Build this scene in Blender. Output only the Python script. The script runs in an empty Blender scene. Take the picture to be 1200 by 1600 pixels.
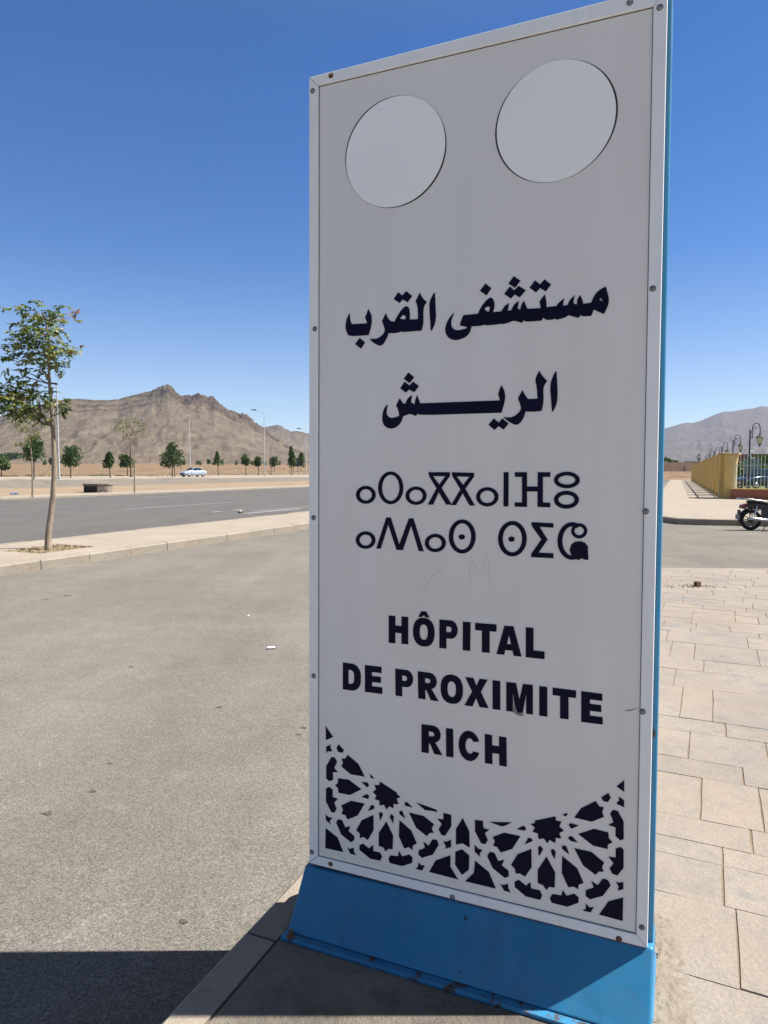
import bpy, bmesh, math, random
import numpy as np
from mathutils import Vector, Matrix
from mathutils.geometry import tessellate_polygon

random.seed(7)
PI = math.pi
sc = bpy.context.scene
COL = sc.collection

# ------------------------------------------------------------------ camera, sky, sun, exposure
F, PITCH, ROLL, CAMZ = 1077.5, 0.05921, 0.00161, 1.6          # focal length in pixels of a 1200x1600 picture
cp, sp, cr, sr = math.cos(PITCH), math.sin(PITCH), math.cos(ROLL), math.sin(ROLL)
_fw = Vector((0, cp, -sp)); _rt = Vector((1, 0, 0)); _up = Vector((0, sp, cp))
RT = cr * _rt + sr * _up
UP = -sr * _rt + cr * _up
FW = _fw
CAM = Vector((0, 0, CAMZ))
cam = bpy.data.cameras.new('camera'); camo = bpy.data.objects.new('camera', cam); COL.objects.link(camo)
cam.sensor_fit = 'VERTICAL'; cam.sensor_height = 36.0; cam.sensor_width = 27.0
cam.lens = F * 36 / 1600
cam.clip_start = 0.05; cam.clip_end = 30000
m = Matrix((RT, UP, -FW)).transposed().to_4x4(); m.translation = CAM
camo.matrix_world = m
sc.camera = camo
sc.render.resolution_x, sc.render.resolution_y = 768, 1024

SUN_EL, SUN_AZ = math.radians(57), math.radians(.6)           # azimuth measured from +x towards +y
w = bpy.data.worlds.new('World'); sc.world = w; w.use_nodes = True
nt = w.node_tree; nt.nodes.clear()
sky = nt.nodes.new('ShaderNodeTexSky'); sky.sky_type = 'NISHITA'; sky.sun_disc = False
sky.sun_elevation = SUN_EL; sky.sun_rotation = PI / 2 - SUN_AZ
sky.altitude = 1300; sky.air_density = 1.0; sky.dust_density = 0.4; sky.ozone_density = 3.0
bg = nt.nodes.new('ShaderNodeBackground'); bg.inputs['Strength'].default_value = 0.064
wo = nt.nodes.new('ShaderNodeOutputWorld')
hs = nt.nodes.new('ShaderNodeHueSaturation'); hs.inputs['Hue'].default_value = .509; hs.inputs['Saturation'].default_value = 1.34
# sky greyed and dimmed overhead to neutralise and darken shade; bluest lower down
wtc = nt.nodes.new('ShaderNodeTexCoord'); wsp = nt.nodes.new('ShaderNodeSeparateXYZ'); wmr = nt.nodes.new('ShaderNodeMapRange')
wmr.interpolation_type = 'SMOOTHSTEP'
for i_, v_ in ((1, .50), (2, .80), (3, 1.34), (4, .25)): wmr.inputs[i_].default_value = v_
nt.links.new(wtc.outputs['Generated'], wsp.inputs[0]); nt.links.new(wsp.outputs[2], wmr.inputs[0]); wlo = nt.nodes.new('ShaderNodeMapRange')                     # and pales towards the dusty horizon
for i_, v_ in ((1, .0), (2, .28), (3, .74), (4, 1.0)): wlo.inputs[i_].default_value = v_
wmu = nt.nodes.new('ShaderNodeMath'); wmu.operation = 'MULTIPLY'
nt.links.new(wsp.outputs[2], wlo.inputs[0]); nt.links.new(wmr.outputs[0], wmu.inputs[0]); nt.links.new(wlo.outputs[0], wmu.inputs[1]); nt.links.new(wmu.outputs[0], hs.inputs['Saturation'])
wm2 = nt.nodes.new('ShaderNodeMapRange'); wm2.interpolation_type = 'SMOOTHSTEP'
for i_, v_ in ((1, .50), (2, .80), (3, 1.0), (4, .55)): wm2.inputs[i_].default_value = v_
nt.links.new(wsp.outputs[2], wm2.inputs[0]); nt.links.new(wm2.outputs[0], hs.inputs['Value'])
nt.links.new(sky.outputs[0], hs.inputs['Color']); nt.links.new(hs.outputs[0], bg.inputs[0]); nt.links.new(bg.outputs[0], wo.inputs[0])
sl = bpy.data.lights.new('sun', 'SUN'); sl.energy = 5.0; sl.angle = math.radians(0.5); sl.color = (1, 0.98, 0.945)
slo = bpy.data.objects.new('sun', sl); COL.objects.link(slo)
sdir = Vector((math.cos(SUN_AZ) * math.cos(SUN_EL), math.sin(SUN_AZ) * math.cos(SUN_EL), math.sin(SUN_EL)))
slo.rotation_euler = sdir.to_track_quat('Z', 'Y').to_euler()
slo.location = (30, 0, 60)
sc.view_settings.view_transform = 'Standard'; sc.view_settings.look = 'None'
sc.view_settings.gamma = 1; sc.view_settings.exposure = 1.15
sc.view_settings.use_curve_mapping = False
sc.render.engine = 'CYCLES'
sc.cycles.use_denoising = True
sc.cycles.max_bounces = 6; sc.cycles.volume_bounces = 0

# ------------------------------------------------------------------ helpers
def ray(px, py):
    return RT * ((px - 600) / F) - UP * ((py - 800) / F) + FW
def at(px, py, z=0.0):                       # where a pixel's ray meets the level z
    d = ray(px, py); return CAM + d * ((z - CAMZ) / d.z)
def deep(px, py, y):                         # where a pixel's ray is y metres ahead
    d = ray(px, py); return CAM + d * (y / d.y)

A = 0.401644                                  # the road's turn
D2 = Vector((math.cos(A), -math.sin(A), 0))   # across the road, to the right
N2 = Vector((math.sin(A), math.cos(A), 0))    # along the road, away
def st(s, t, z=0.0): return Vector((N2.x * s + D2.x * t, N2.y * s + D2.y * t, z))
def to_st(p): return p.x * N2.x + p.y * N2.y, p.x * D2.x + p.y * D2.y

class MB:
    def __init__(self): self.v = []; self.f = []; self.mi = []; self.smooth = []
    def add(self, vs, fs, mi=0, smooth=False):
        o = len(self.v); self.v += [tuple(p) for p in vs]
        for f in fs: self.f.append([i + o for i in f]); self.mi.append(mi); self.smooth.append(smooth)
    def box(self, lo, hi, mi=0, mat=None):
        x0, y0, z0 = lo; x1, y1, z1 = hi
        vs = [Vector(p) for p in ((x0,y0,z0),(x1,y0,z0),(x1,y1,z0),(x0,y1,z0),(x0,y0,z1),(x1,y0,z1),(x1,y1,z1),(x0,y1,z1))]
        if mat: vs = [mat @ p for p in vs]
        self.add(vs, [(0,3,2,1),(4,5,6,7),(0,1,5,4),(1,2,6,5),(2,3,7,6),(3,0,4,7)], mi)
    def tube(self, pts, rad, n=8, mi=0, cap=True):
        pts = [Vector(p) for p in pts]; rs = rad if isinstance(rad, (list, tuple)) else [rad] * len(pts)
        vs = []; fs = []; last = None
        for i, p in enumerate(pts):
            t = (pts[min(i + 1, len(pts) - 1)] - pts[max(i - 1, 0)]).normalized()
            a = last if last is not None else (Vector((1, 0, 0)) if abs(t.x) < .8 else Vector((0, 1, 0)))
            a = (a - t * a.dot(t)).normalized(); b = t.cross(a); last = a
            for k in range(n):
                q = 2 * PI * k / n; vs.append(p + (a * math.cos(q) + b * math.sin(q)) * rs[i])
        for i in range(len(pts) - 1):
            for k in range(n):
                fs.append((i*n+k, i*n+(k+1)%n, (i+1)*n+(k+1)%n, (i+1)*n+k))
        self.add(vs, fs, mi, True)
        if cap:
            self.add(vs[:n], [list(range(n))[::-1]], mi); self.add(vs[-n:], [list(range(n))], mi)
    def lathe(self, c, prof, n=16, mi=0, ax=None, smooth=True):      # prof: (radius, height) along axis
        c = Vector(c); ax = Vector(ax or (0,0,1)).normalized()
        a = Vector((1,0,0)) if abs(ax.x) < .8 else Vector((0,1,0)); a = (a - ax*a.dot(ax)).normalized(); b = ax.cross(a)
        vs = []; fs = []
        for r, h in prof:
            for k in range(n):
                q = 2*PI*k/n; vs.append(c + ax*h + (a*math.cos(q) + b*math.sin(q))*r)
        for i in range(len(prof)-1):
            for k in range(n): fs.append((i*n+k, i*n+(k+1)%n, (i+1)*n+(k+1)%n, (i+1)*n+k))
        fs2 = [list(range(n))[::-1], [ (len(prof)-1)*n+k for k in range(n)]]
        o = len(self.v); self.add(vs, fs, mi, smooth)
        for f in fs2: self.f.append([i+o for i in f]); self.mi.append(mi); self.smooth.append(False)
    def torus(self, c, ax, R, r, n=24, k=8, mi=0):
        c = Vector(c); ax = Vector(ax).normalized()
        a = Vector((1,0,0)) if abs(ax.x) < .8 else Vector((0,0,1)); a = (a - ax*a.dot(ax)).normalized(); b = ax.cross(a)
        vs = []; fs = []
        for i in range(n):
            q = 2*PI*i/n; e = a*math.cos(q)+b*math.sin(q)
            for j in range(k):
                p = 2*PI*j/k; vs.append(c + e*(R + r*math.cos(p)) + ax*r*math.sin(p))
        for i in range(n):
            for j in range(k): fs.append((i*k+j, ((i+1)%n)*k+j, ((i+1)%n)*k+(j+1)%k, i*k+(j+1)%k))
        self.add(vs, fs, mi, True)
    def prism(self, loops, fn, d0, d1, mi=0, back=True):   # filled 2-D outline (first loop) with holes, pushed between two depths
        tri = tessellate_polygon([[Vector((x, y, 0)) for x, y in l] for l in loops])
        flat = [p for l in loops for p in l]
        n = len(flat)
        vs = [fn(x, y, d0) for x, y in flat] + [fn(x, y, d1) for x, y in flat]
        fs = [tuple(t) for t in tri]
        if back: fs += [tuple(i + n for i in t[::-1]) for t in tri]
        o = 0
        for l in loops:
            k = len(l)
            for i in range(k): fs.append((o+i, o+(i+1)%k, o+(i+1)%k+n, o+i+n))
            o += k
        self.add(vs, fs, mi)
    def build(self, name, mats, parent=None, fix=True, loc=None):
        me = bpy.data.meshes.new(name); me.from_pydata(self.v, [], self.f)
        mats = mats if isinstance(mats, (list, tuple)) else [mats]
        for mt in mats: me.materials.append(mt)
        me.polygons.foreach_set('material_index', self.mi); me.polygons.foreach_set('use_smooth', self.smooth)
        if fix:
            bm = bmesh.new(); bm.from_mesh(me); bmesh.ops.recalc_face_normals(bm, faces=bm.faces); bm.to_mesh(me); bm.free()
        me.update()
        o = bpy.data.objects.new(name, me); COL.objects.link(o)
        if parent: o.parent = parent
        if loc: o.location = loc
        return o

def bevel(o, wd, seg=2):
    md = o.modifiers.new('bevel', 'BEVEL'); md.width = wd; md.segments = seg; md.limit_method = 'ANGLE'; md.angle_limit = .6
    return o
def tag(o, label=None, cat=None, group=None, kind=None):
    if label: o['label'] = label
    if cat: o['category'] = cat
    if group: o['group'] = group
    if kind: o['kind'] = kind
    return o
def struct(o): o['kind'] = 'structure'; return o
def empty(name, loc, rz=0):
    o = bpy.data.objects.new(name, None); COL.objects.link(o); o.location = loc; o.rotation_euler = (0, 0, rz)
    o.empty_display_size = .2; return o
def kids(o): return [c for c in bpy.data.objects if c.parent == o]
def copy_tree(o, parent=None):
    c = o.copy(); COL.objects.link(c); c.parent = parent
    for ch in kids(o): copy_tree(ch, c)
    return c

# ------------------------------------------------------------------ materials
class NT:
    def __init__(self, name):
        self.m = bpy.data.materials.new(name); self.m.use_nodes = True
        self.t = self.m.node_tree; self.b = self.t.nodes['Principled BSDF']; self.out = self.t.nodes['Material Output']
        self.tc = self.t.nodes.new('ShaderNodeTexCoord')
    def n(self, typ, **kw):
        x = self.t.nodes.new(typ)
        for k, v in kw.items(): setattr(x, k, v)
        return x
    def l(self, a, b): self.t.links.new(a, b)
    def map(self, scale=(1,1,1), rot=(0,0,0), loc=(0,0,0), src='Object'):
        x = self.n('ShaderNodeMapping'); x.inputs['Scale'].default_value = scale; x.inputs['Rotation'].default_value = rot; x.inputs['Location'].default_value = loc
        self.l(self.tc.outputs[src], x.inputs[0]); return x.outputs[0]
    def noise(self, scale, detail=4, rough=.55, vec=None, dist=0):
        x = self.n('ShaderNodeTexNoise'); x.inputs['Scale'].default_value = scale; x.inputs['Detail'].default_value = detail
        x.inputs['Roughness'].default_value = rough; x.inputs['Distortion'].default_value = dist
        self.l(vec if vec is not None else self.tc.outputs['Object'], x.inputs['Vector']); return x.outputs['Fac']
    def voro(self, scale, vec=None, feat='F1', out='Distance', rnd=1):
        x = self.n('ShaderNodeTexVoronoi'); x.feature = feat; x.inputs['Scale'].default_value = scale; x.inputs['Randomness'].default_value = rnd
        self.l(vec if vec is not None else self.tc.outputs['Object'], x.inputs['Vector']); return x.outputs[out]
    def ramp(self, fac, stops):
        x = self.n('ShaderNodeValToRGB'); e = x.color_ramp.elements
        while len(e) < len(stops): e.new(.5)
        for i, (p, c) in enumerate(stops):
            e[i].position = p; e[i].color = (*c, 1) if not isinstance(c, (int, float)) else (c, c, c, 1)
        self.l(fac, x.inputs[0]); return x.outputs[0]
    def mix(self, fac, a, b, mode='MIX'):
        x = self.n('ShaderNodeMix'); x.data_type = 'RGBA'; x.blend_type = mode
        for i, v in ((0, fac), (6, a), (7, b)):
            if isinstance(v, (int, float)): x.inputs[i].default_value = v
            elif isinstance(v, tuple): x.inputs[i].default_value = (*v, 1)
            else: self.l(v, x.inputs[i])
        return x.outputs[2]
    def math(self, op, a, b=None, clamp=False):
        x = self.n('ShaderNodeMath', operation=op); x.use_clamp = clamp
        for i, v in ((0, a), (1, b)):
            if v is None: continue
            if isinstance(v, (int, float)): x.inputs[i].default_value = v
            else: self.l(v, x.inputs[i])
        return x.outputs[0]
    def bump(self, h, strength=.3, dist=.01, prev=None):
        x = self.n('ShaderNodeBump'); x.inputs['Strength'].default_value = strength; x.inputs['Distance'].default_value = dist
        self.l(h, x.inputs['Height'])
        if prev is not None: self.l(prev, x.inputs['Normal'])
        return x.outputs[0]
    def fin(self, col=None, rough=.6, metal=0, nrm=None, spec=None):
        if col is not None:
            if isinstance(col, tuple): self.b.inputs['Base Color'].default_value = (*col, 1)
            else: self.l(col, self.b.inputs['Base Color'])
        if isinstance(rough, (int, float)): self.b.inputs['Roughness'].default_value = rough
        else: self.l(rough, self.b.inputs['Roughness'])
        self.b.inputs['Metallic'].default_value = metal
        if spec is not None: self.b.inputs['Specular IOR Level'].default_value = spec
        if nrm is not None: self.l(nrm, self.b.inputs['Normal'])
        return self.m

def plain(name, col, rough=.55, metal=0, var=.12, scale=6, bump=0):
    k = NT(name); f = k.noise(scale, 5)
    lo = tuple(c * (1 - var) for c in col); hi = tuple(min(1, c * (1 + var)) for c in col)
    c = k.ramp(f, [(.3, lo), (.7, hi)])
    nr = k.bump(k.noise(scale * 9, 3), bump, .005) if bump else None
    return k.fin(c, rough, metal, nr)

def m_asphalt(name, base, dust, grain=1.0, dustamt=.5):
    k = NT(name)
    sv = k.map(rot=(0, 0, A))                                    # x across, y along the road
    big = k.noise(.55, 5, .6); track = k.noise(1, 4, .55, k.map(scale=(1.1, .09, 1), rot=(0, 0, A)))
    mid = k.noise(3.2, 5, .65)
    d = k.math('ADD', k.math('MULTIPLY', big, .45), k.math('MULTIPLY', track, .35))
    d = k.math('ADD', d, k.math('MULTIPLY', mid, .2))
    dm = k.ramp(d, [(.38, 0.), (.5, .45), (.62, 1.)])
    blot = k.ramp(k.noise(5.5, 6, .7, None, .6), [(.56, 0.), (.70, 1.)])
    c = k.mix(k.math('MULTIPLY', dm, dustamt), base, dust)
    c = k.mix(k.math('MULTIPLY', blot, .35), c, tuple(x*1.22 for x in dust))
    g = k.voro(190, out='Color'); gs = k.n('ShaderNodeSeparateColor'); k.l(g, gs.inputs[0])
    grit = k.ramp(gs.outputs[0], [(0., .5), (.35, .88), (.8, 1.1), (1., 1.6)])
    g2 = k.noise(420, 2, .6); grit2 = k.ramp(g2, [(.3, .5), (.7, 1.5)])
    c = k.mix(.85 * grain, c, grit, 'MULTIPLY'); c = k.mix(.7 * grain, c, grit2, 'MULTIPLY')
    sp_ = k.ramp(k.voro(1.7), [(.0, 1.), (.02, 1.), (.035, 0.)]); sp2 = k.ramp(k.noise(1.3, 2), [(.52, 0.), (.6, 1.)])
    c = k.mix(k.math('MULTIPLY', k.math('MULTIPLY', sp_, sp2), .65), c, (.045, .04, .035))
    h = k.math('ADD', k.math('MULTIPLY', gs.outputs[0], .6), g2)
    return k.fin(c, .93, 0, k.bump(h, .45 * grain, .003), .2)

def m_concrete(name, c1, c2, dark=(.2,.17,.14), sc_=1.0, bump=.25, tone=False):
    k = NT(name)
    a = k.noise(1.3 * sc_, 6, .6); b = k.noise(9 * sc_, 5, .65); f = k.noise(90 * sc_, 3, .6)
    c = k.ramp(a, [(.3, c1), (.68, c2)])
    c = k.mix(k.math('MULTIPLY', k.ramp(b, [(.52, 0.), (.72, 1.)]), .35), c, dark)
    c = k.mix(.5, c, k.ramp(f, [(.3, .72), (.7, 1.25)]), 'MULTIPLY')
    if tone:
        ta = k.n('ShaderNodeAttribute'); ta.attribute_name = 'tone'
        c = k.mix(1., c, k.ramp(ta.outputs['Fac'], [(0., (.95, .945, .945)), (.5, (1., .99, .985)), (1., (1.05, 1.035, 1.02))]), 'MULTIPLY')
        pat = k.ramp(k.noise(2.2, 6, .7, None, .8), [(.52, 0.), (.64, 1.)]); c = k.mix(k.math('MULTIPLY', pat, .55), c, (.155, .155, .148))
        pk = k.ramp(k.noise(1.1, 4, .6), [(.5, 0.), (.7, 1.)]); c = k.mix(k.math('MULTIPLY', pk, .5), c, (.285, .222, .168))
    h = k.math('ADD', k.math('MULTIPLY', b, 1.5), k.math('MULTIPLY', f, .4))
    return k.fin(c, .9, 0, k.bump(h, bump, .012), .25)

M = {}
M['asphalt'] = m_asphalt('asphalt', (.122, .111, .093), (.203, .18, .147), 1.05, .75)
M['asphalt_far'] = m_asphalt('asphalt_far', (.088, .082, .076), (.135, .123, .104), .8, .5)
M['paving'] = m_concrete('paving', (.212, .176, .138), (.262, .225, .184), (.125, .122, .112), 1, .55, True)
M['paving_far'] = m_concrete('paving_far', (.25, .205, .155), (.30, .25, .195), (.19, .15, .11), .8, .2)
M['joint'] = m_concrete('joint_sand', (.14, .097, .06), (.24, .185, .13), (.05, .035, .022), 2.5, .3)
M['kerb'] = m_concrete('kerb', (.235, .195, .148), (.29, .245, .19), (.11, .092, .072), 1.6, .35)
M['white_paint'] = plain('white_paint', (.23, .225, .21), .8, 0, .3, 5)
def m_panel():
    k = NT('panel_white'); a = k.noise(1.4, 4); b = k.noise(1, 4, .6, k.map(scale=(9, 1, .7)))
    f = k.math('ADD', k.math('MULTIPLY', a, .5), k.math('MULTIPLY', b, .5))
    c = k.ramp(f, [(.35, (.765, .72, .65)), (.65, (.82, .775, .705))])
    sp_ = k.ramp(k.voro(14), [(.0, 1.), (.012, 1.), (.02, 0.)])
    c = k.mix(k.math('MULTIPLY', sp_, .3), c, (.3, .27, .23))
    return k.fin(c, .38, 0, k.bump(k.noise(2.2, 2), .06, .02), .4)
M['panel'] = m_panel()
M['sticker'] = plain('sticker_white', (.97, .935, .87), .45, 0, .02, 3)
M['letter'] = plain('letter_navy', (.004, .0035, .02), .5, 0, .35, 4)
M['letter'].node_tree.nodes['Principled BSDF'].inputs['Specular IOR Level'].default_value = .12
M['letter_lift'] = plain('letter_lifted', (.22, .22, .21), .5, 0, .2, 30)
M['scratch'] = plain('scratch_grey', (.60, .575, .535), .5, 0, .05, 20)
def m_frame():
    k = NT('frame_aluminium_white'); a = k.noise(5, 5); s = k.noise(1, 4, .6, k.map(scale=(30, 30, 2)))
    c = k.ramp(a, [(.3, (.84, .82, .78)), (.7, (.90, .88, .84))])
    c = k.mix(k.math('MULTIPLY', k.ramp(s, [(.58, 0.), (.75, 1.)]), .22), c, (.42, .33, .25))
    return k.fin(c, .4, .0, None, .5)
M['frame'] = m_frame()
def m_blue():
    k = NT('blue_paint'); a = k.noise(2.5, 5); b = k.noise(16, 5, .7)
    c = k.ramp(a, [(.3, (.018, .155, .29)), (.7, (.022, .185, .34))])
    st_ = k.noise(1, 5, .65, k.map(scale=(14, 14, 2.2)))
    c = k.mix(k.math('MULTIPLY', k.ramp(st_, [(.52, 0.), (.78, 1.)]), .5), c, (.03, .085, .13))
    chip = k.ramp(k.voro(17, k.map(scale=(1, 1, .45))), [(0., 1.), (.08, 1.), (.115, 0.)])
    c = k.mix(k.math('MULTIPLY', chip, k.ramp(k.noise(4, 2), [(.45, 0.), (.5, 1.)])), c, (.035, .022, .014))
    dust_ = k.ramp(k.noise(7, 6, .7), [(.5, 0.), (.75, 1.)]); c = k.mix(k.math('MULTIPLY', dust_, .22), c, (.16, .14, .11))
    return k.fin(c, k.ramp(k.noise(5, 4), [(.3, .35), (.7, .6)]), 0, k.bump(b, .08, .01), .5)
M['blue'] = m_blue()
def m_worn():
    k = NT('worn_blue_paint'); n1 = k.noise(26, 6, .72); n2 = k.noise(60, 4, .7)
    c = k.mix(k.ramp(n1, [(.54, 0.), (.60, 1.)]), k.ramp(k.noise(3, 4), [(.3, (.018, .15, .28)), (.7, (.022, .18, .33))]), k.ramp(n2, [(.35, (.018, .012, .01)), (.65, (.12, .055, .03))]))
    return k.fin(c, .55, 0, k.bump(n1, .3, .004))
M['blue_worn'] = m_worn()
M['tar'] = plain('tar', (.012, .011, .010), .35, 0, .4, 40, .4)
M['rust'] = plain('rust', (.16, .07, .03), .8, 0, .4, 60, .3)
M['steel'] = plain('screw_steel', (.22, .215, .21), .45, .6, .3, 80)
M['gap'] = plain('gap_dark', (.05, .042, .035), .9, 0, .3, 30)
M['black_iron'] = plain('black_iron', (.014, .014, .015), .4, 0, .3, 20)
M['frost'] = plain('lamp_glass', (.62, .55, .42), .25, 0, .1, 10)
def m_yellow():
    k = NT('stained_yellow_render'); a = k.noise(.8, 5); b = k.noise(1, 5, .65, k.map(scale=(2.6, 2.6, .35))); g = k.noise(7, 5, .65)
    c = k.ramp(a, [(.3, (.60, .41, .13)), (.7, (.68, .48, .17))])
    c = k.mix(k.math('MULTIPLY', k.ramp(b, [(.48, 0.), (.68, 1.)]), .6), c, (.36, .235, .085))
    c = k.mix(k.math('MULTIPLY', k.ramp(g, [(.55, 0.), (.7, 1.)]), .35), c, (.70, .55, .27))
    return k.fin(c, .9, 0, k.bump(g, .2, .01))
M['yellow'] = m_yellow()
M['yellow_flat'] = m_concrete('yellow_render', (.60, .41, .13), (.68, .47, .16), (.40, .27, .1), .8, .15)
M['yellow_cap'] = plain('yellow_cap', (.42, .29, .11), .8)
def m_brick():
    k = NT('red_brick'); b = k.n('ShaderNodeTexBrick'); b.inputs['Scale'].default_value = 1
    b.inputs['Brick Width'].default_value = .24; b.inputs['Row Height'].default_value = .075; b.inputs['Mortar Size'].default_value = .008
    b.inputs['Color1'].default_value = (.30, .075, .035, 1); b.inputs['Color2'].default_value = (.38, .12, .06, 1); b.inputs['Mortar'].default_value = (.26, .13, .09, 1)
    k.l(k.map(rot=(PI/2, 0, 0)), b.inputs[0]); return k.fin(b.outputs[0], .85)
M['brick'] = m_brick()
M['fence_pale'] = plain('pale_green_iron', (.38, .42, .36), .5)
M['mud'] = m_concrete('mud_wall', (.115, .067, .050), (.145, .09, .066), (.08, .05, .04), .3, .2)
M['earth'] = m_concrete('tan_earth', (.21, .145, .088), (.27, .198, .128), (.125, .088, .055), .25, .4)
M['gravel'] = m_concrete('grey_gravel', (.125, .11, .09), (.205, .168, .122), (.055, .047, .038), .35, 1.)
M['white_metal'] = plain('white_pole', (.42, .42, .42), .45)
M['lamp_grey'] = plain('lamp_head_grey', (.018, .018, .02), .5)
M['wood_pole'] = plain('wood_pole', (.055, .04, .03), .9)
M['box_conc'] = m_concrete('box_concrete', (.21, .165, .12), (.26, .21, .155), (.13, .1, .075), .7)
M['box_dark'] = plain('box_dark_brown', (.035, .026, .022), .9)
M['lawn'] = plain('lawn', (.10, .15, .03), .95, 0, .4, 2)
M['hedge_leaf'] = plain('hedge_leaf', (.045, .085, .022), .7, 0, .5, 1.5)
M['teal_board'] = plain('grey_teal_board', (.085, .115, .12), .5)
M['white_mark'] = plain('white_mark', (.8, .8, .8), .5)
M['roof_red'] = plain('roof_red', (.17, .06, .04), .8, 0, .2, 2)
M['wall_tan'] = plain('wall_tan', (.22, .15, .10), .85, 0, .15, 1)
M['rubber'] = plain('rubber', (.012, .012, .012), .8, 0, .3, 40)
M['chrome'] = plain('chrome', (.42, .42, .43), .25, 1, .08, 10)
M['black_plastic'] = plain('black_plastic', (.012, .012, .013), .35, 0, .3, 20)
M['seat_vinyl'] = plain('seat_vinyl', (.010, .010, .011), .8, 0, .3, 60)
M['red_lens'] = plain('red_lens', (.16, .012, .01), .2, 0, .15, 30)
M['alu'] = plain('cast_aluminium', (.38, .38, .39), .4, .8, .15, 30)
M['dark_alu'] = plain('dark_cast_metal', (.05, .05, .052), .45, .6, .3, 30)
M['car_white'] = plain('car_pale_paint', (.36, .41, .47), .2, .1, .03, 2)
M['car_navy'] = plain('car_navy_paint', (.014, .03, .055), .18, 0, .1, 2)
M['car_glass'] = plain('car_glass', (.012, .016, .02), .06, 0, .1, 2)
M['lens'] = plain('headlight_lens', (.75, .77, .8), .1, 0, .05, 10)
M['plate'] = plain('number_plate', (.22, .22, .21), .5)
M['litter_white'] = plain('litter_white', (.75, .74, .72), .35)
M['litter_blue'] = plain('litter_blue', (.06, .13, .38), .4)
M['stone'] = plain('pebble', (.42, .34, .25), .9, 0, .25, 20, .3)
def m_bark(name, c1, c2):
    k = NT(name); a = k.noise(1, 6, .65, k.map(scale=(26, 26, 5))); b = k.noise(5, 3)
    c = k.ramp(a, [(.3, c1), (.7, c2)]); c = k.mix(.5, c, k.ramp(b, [(.3, .7), (.7, 1.2)]), 'MULTIPLY')
    return k.fin(c, .9, 0, k.bump(a, .5, .01))
M['bark_pale'] = m_bark('bark_pale', (.17, .125, .085), (.36, .28, .20))
M['bark_dark'] = m_bark('bark_dark', (.05, .038, .028), (.11, .08, .055))
def m_leaf(name, cols, trans=.35, rough=.42, scale=9):
    k = NT(name); at_ = k.n('ShaderNodeAttribute'); at_.attribute_name = 'tone'
    c = k.ramp(at_.outputs['Fac'], cols)
    tr = k.n('ShaderNodeBsdfTranslucent'); k.l(k.mix(.6, c, (.5, .6, .1), 'SOFT_LIGHT'), tr.inputs[0])
    mx = k.n('ShaderNodeMixShader'); mx.inputs[0].default_value = trans
    k.fin(c, rough, 0, None, .4); k.l(k.b.outputs[0], mx.inputs[1]); k.l(tr.outputs[0], mx.inputs[2]); k.l(mx.outputs[0], k.out.inputs[0])
    return k.m
M['leaf'] = m_leaf('leaf_green', [(0., (.030, .052, .014)), (.35, (.080, .12, .025)), (.82, (.28, .30, .085)), (.9, (.27, .19, .06)), (1., (.26, .105, .04))])
M['leaf_dark'] = m_leaf('leaf_dark', [(0., (.024, .046, .011)), (.55, (.056, .10, .022)), (1., (.13, .18, .042))], .2, .6)
M['leaf_yellow'] = m_leaf('leaf_yellow', [(0., (.07, .09, .025)), (.6, (.16, .17, .05)), (1., (.28, .24, .08))], .35, .5)

# ------------------------------------------------------------------ the ground, the field and the hills (one sheet to the horizon)
def vnoise(x, y, seed=0):
    xi = np.floor(x).astype(np.int64); yi = np.floor(y).astype(np.int64); fx = x - xi; fy = y - yi
    def h(a, b):
        n = (a * 374761393 + b * 668265263 + seed * 974634777) & 0x7fffffff
        n = ((n ^ (n >> 13)) * 1274126177) & 0x7fffffff
        return ((n ^ (n >> 16)) & 0xffff) / 65535.0
    u = fx*fx*(3-2*fx); v = fy*fy*(3-2*fy)
    return (h(xi,yi)*(1-u)+h(xi+1,yi)*u)*(1-v) + (h(xi,yi+1)*(1-u)+h(xi+1,yi+1)*u)*v
def fbm(x, y, o=5, seed=0, ridged=False):
    s = 0; a = 1; tot = 0
    for i in range(o):
        n = vnoise(x, y, seed + i)
        if ridged: n = 1 - np.abs(2*n - 1)
        s = s + n*a; tot += a; a *= .5; x = x*2.03 + 11.3; y = y*2.03 + 5.7
    return s / tot
def sstep(a, b, x):
    t = np.clip((x - a)/(b - a), 0, 1); return t*t*(3-2*t)

RIDGES = [   # (foot distance, ridge distance, exponent, crest roughness, outline in the photograph)
 (620, 1500, 1.25, 1.0, [(-900,700),(-500,668),(-250,676),(-100,668),(0,652),(40,641),(75,630),(102,625.4),(129,624),(154,626),(173,626),(187,625),(208,619),(229,614),(247,610.6),(254,605.5),(259,603.4),(265,603),(273,609),(285,620),(293,621),(301,620),(311,617),(318,619),(324,622),(332,621),(337,623),(345,631),(358,642),(364,645),(379,646),(387,650),(395,655),(398,660),(409,667),(425,680),(455,700),(500,716),(600,728),(700,740),(2500,745)]),
 (1500, 2700, 1.3, .8, [(-900,720),(300,720),(360,690),(400,671),(420,667),(436,664.8),(444,669),(455,675.6),(466,673.4),(476,677),(484,678),(520,684),(560,682),(620,692),(700,690),(780,700),(900,704),(1000,718),(1200,735),(2500,740)]),
 (1900, 4300, 1.2, .35, [(-900,740),(600,735),(760,700),(850,690),(950,684),(1010,676),(1038,669),(1057,663),(1070,660),(1080,661),(1095,656),(1110,649),(1127,643),(1140,642.7),(1160,639.4),(1172,638),(1185,634.7),(1200,635.6),(1260,628),(1340,640),(1450,622),(1600,660),(1800,690),(2500,700)]),
]
HOR = lambda px: 800 - (-0.0044669 * 0)  # placeholder, replaced below
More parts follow.
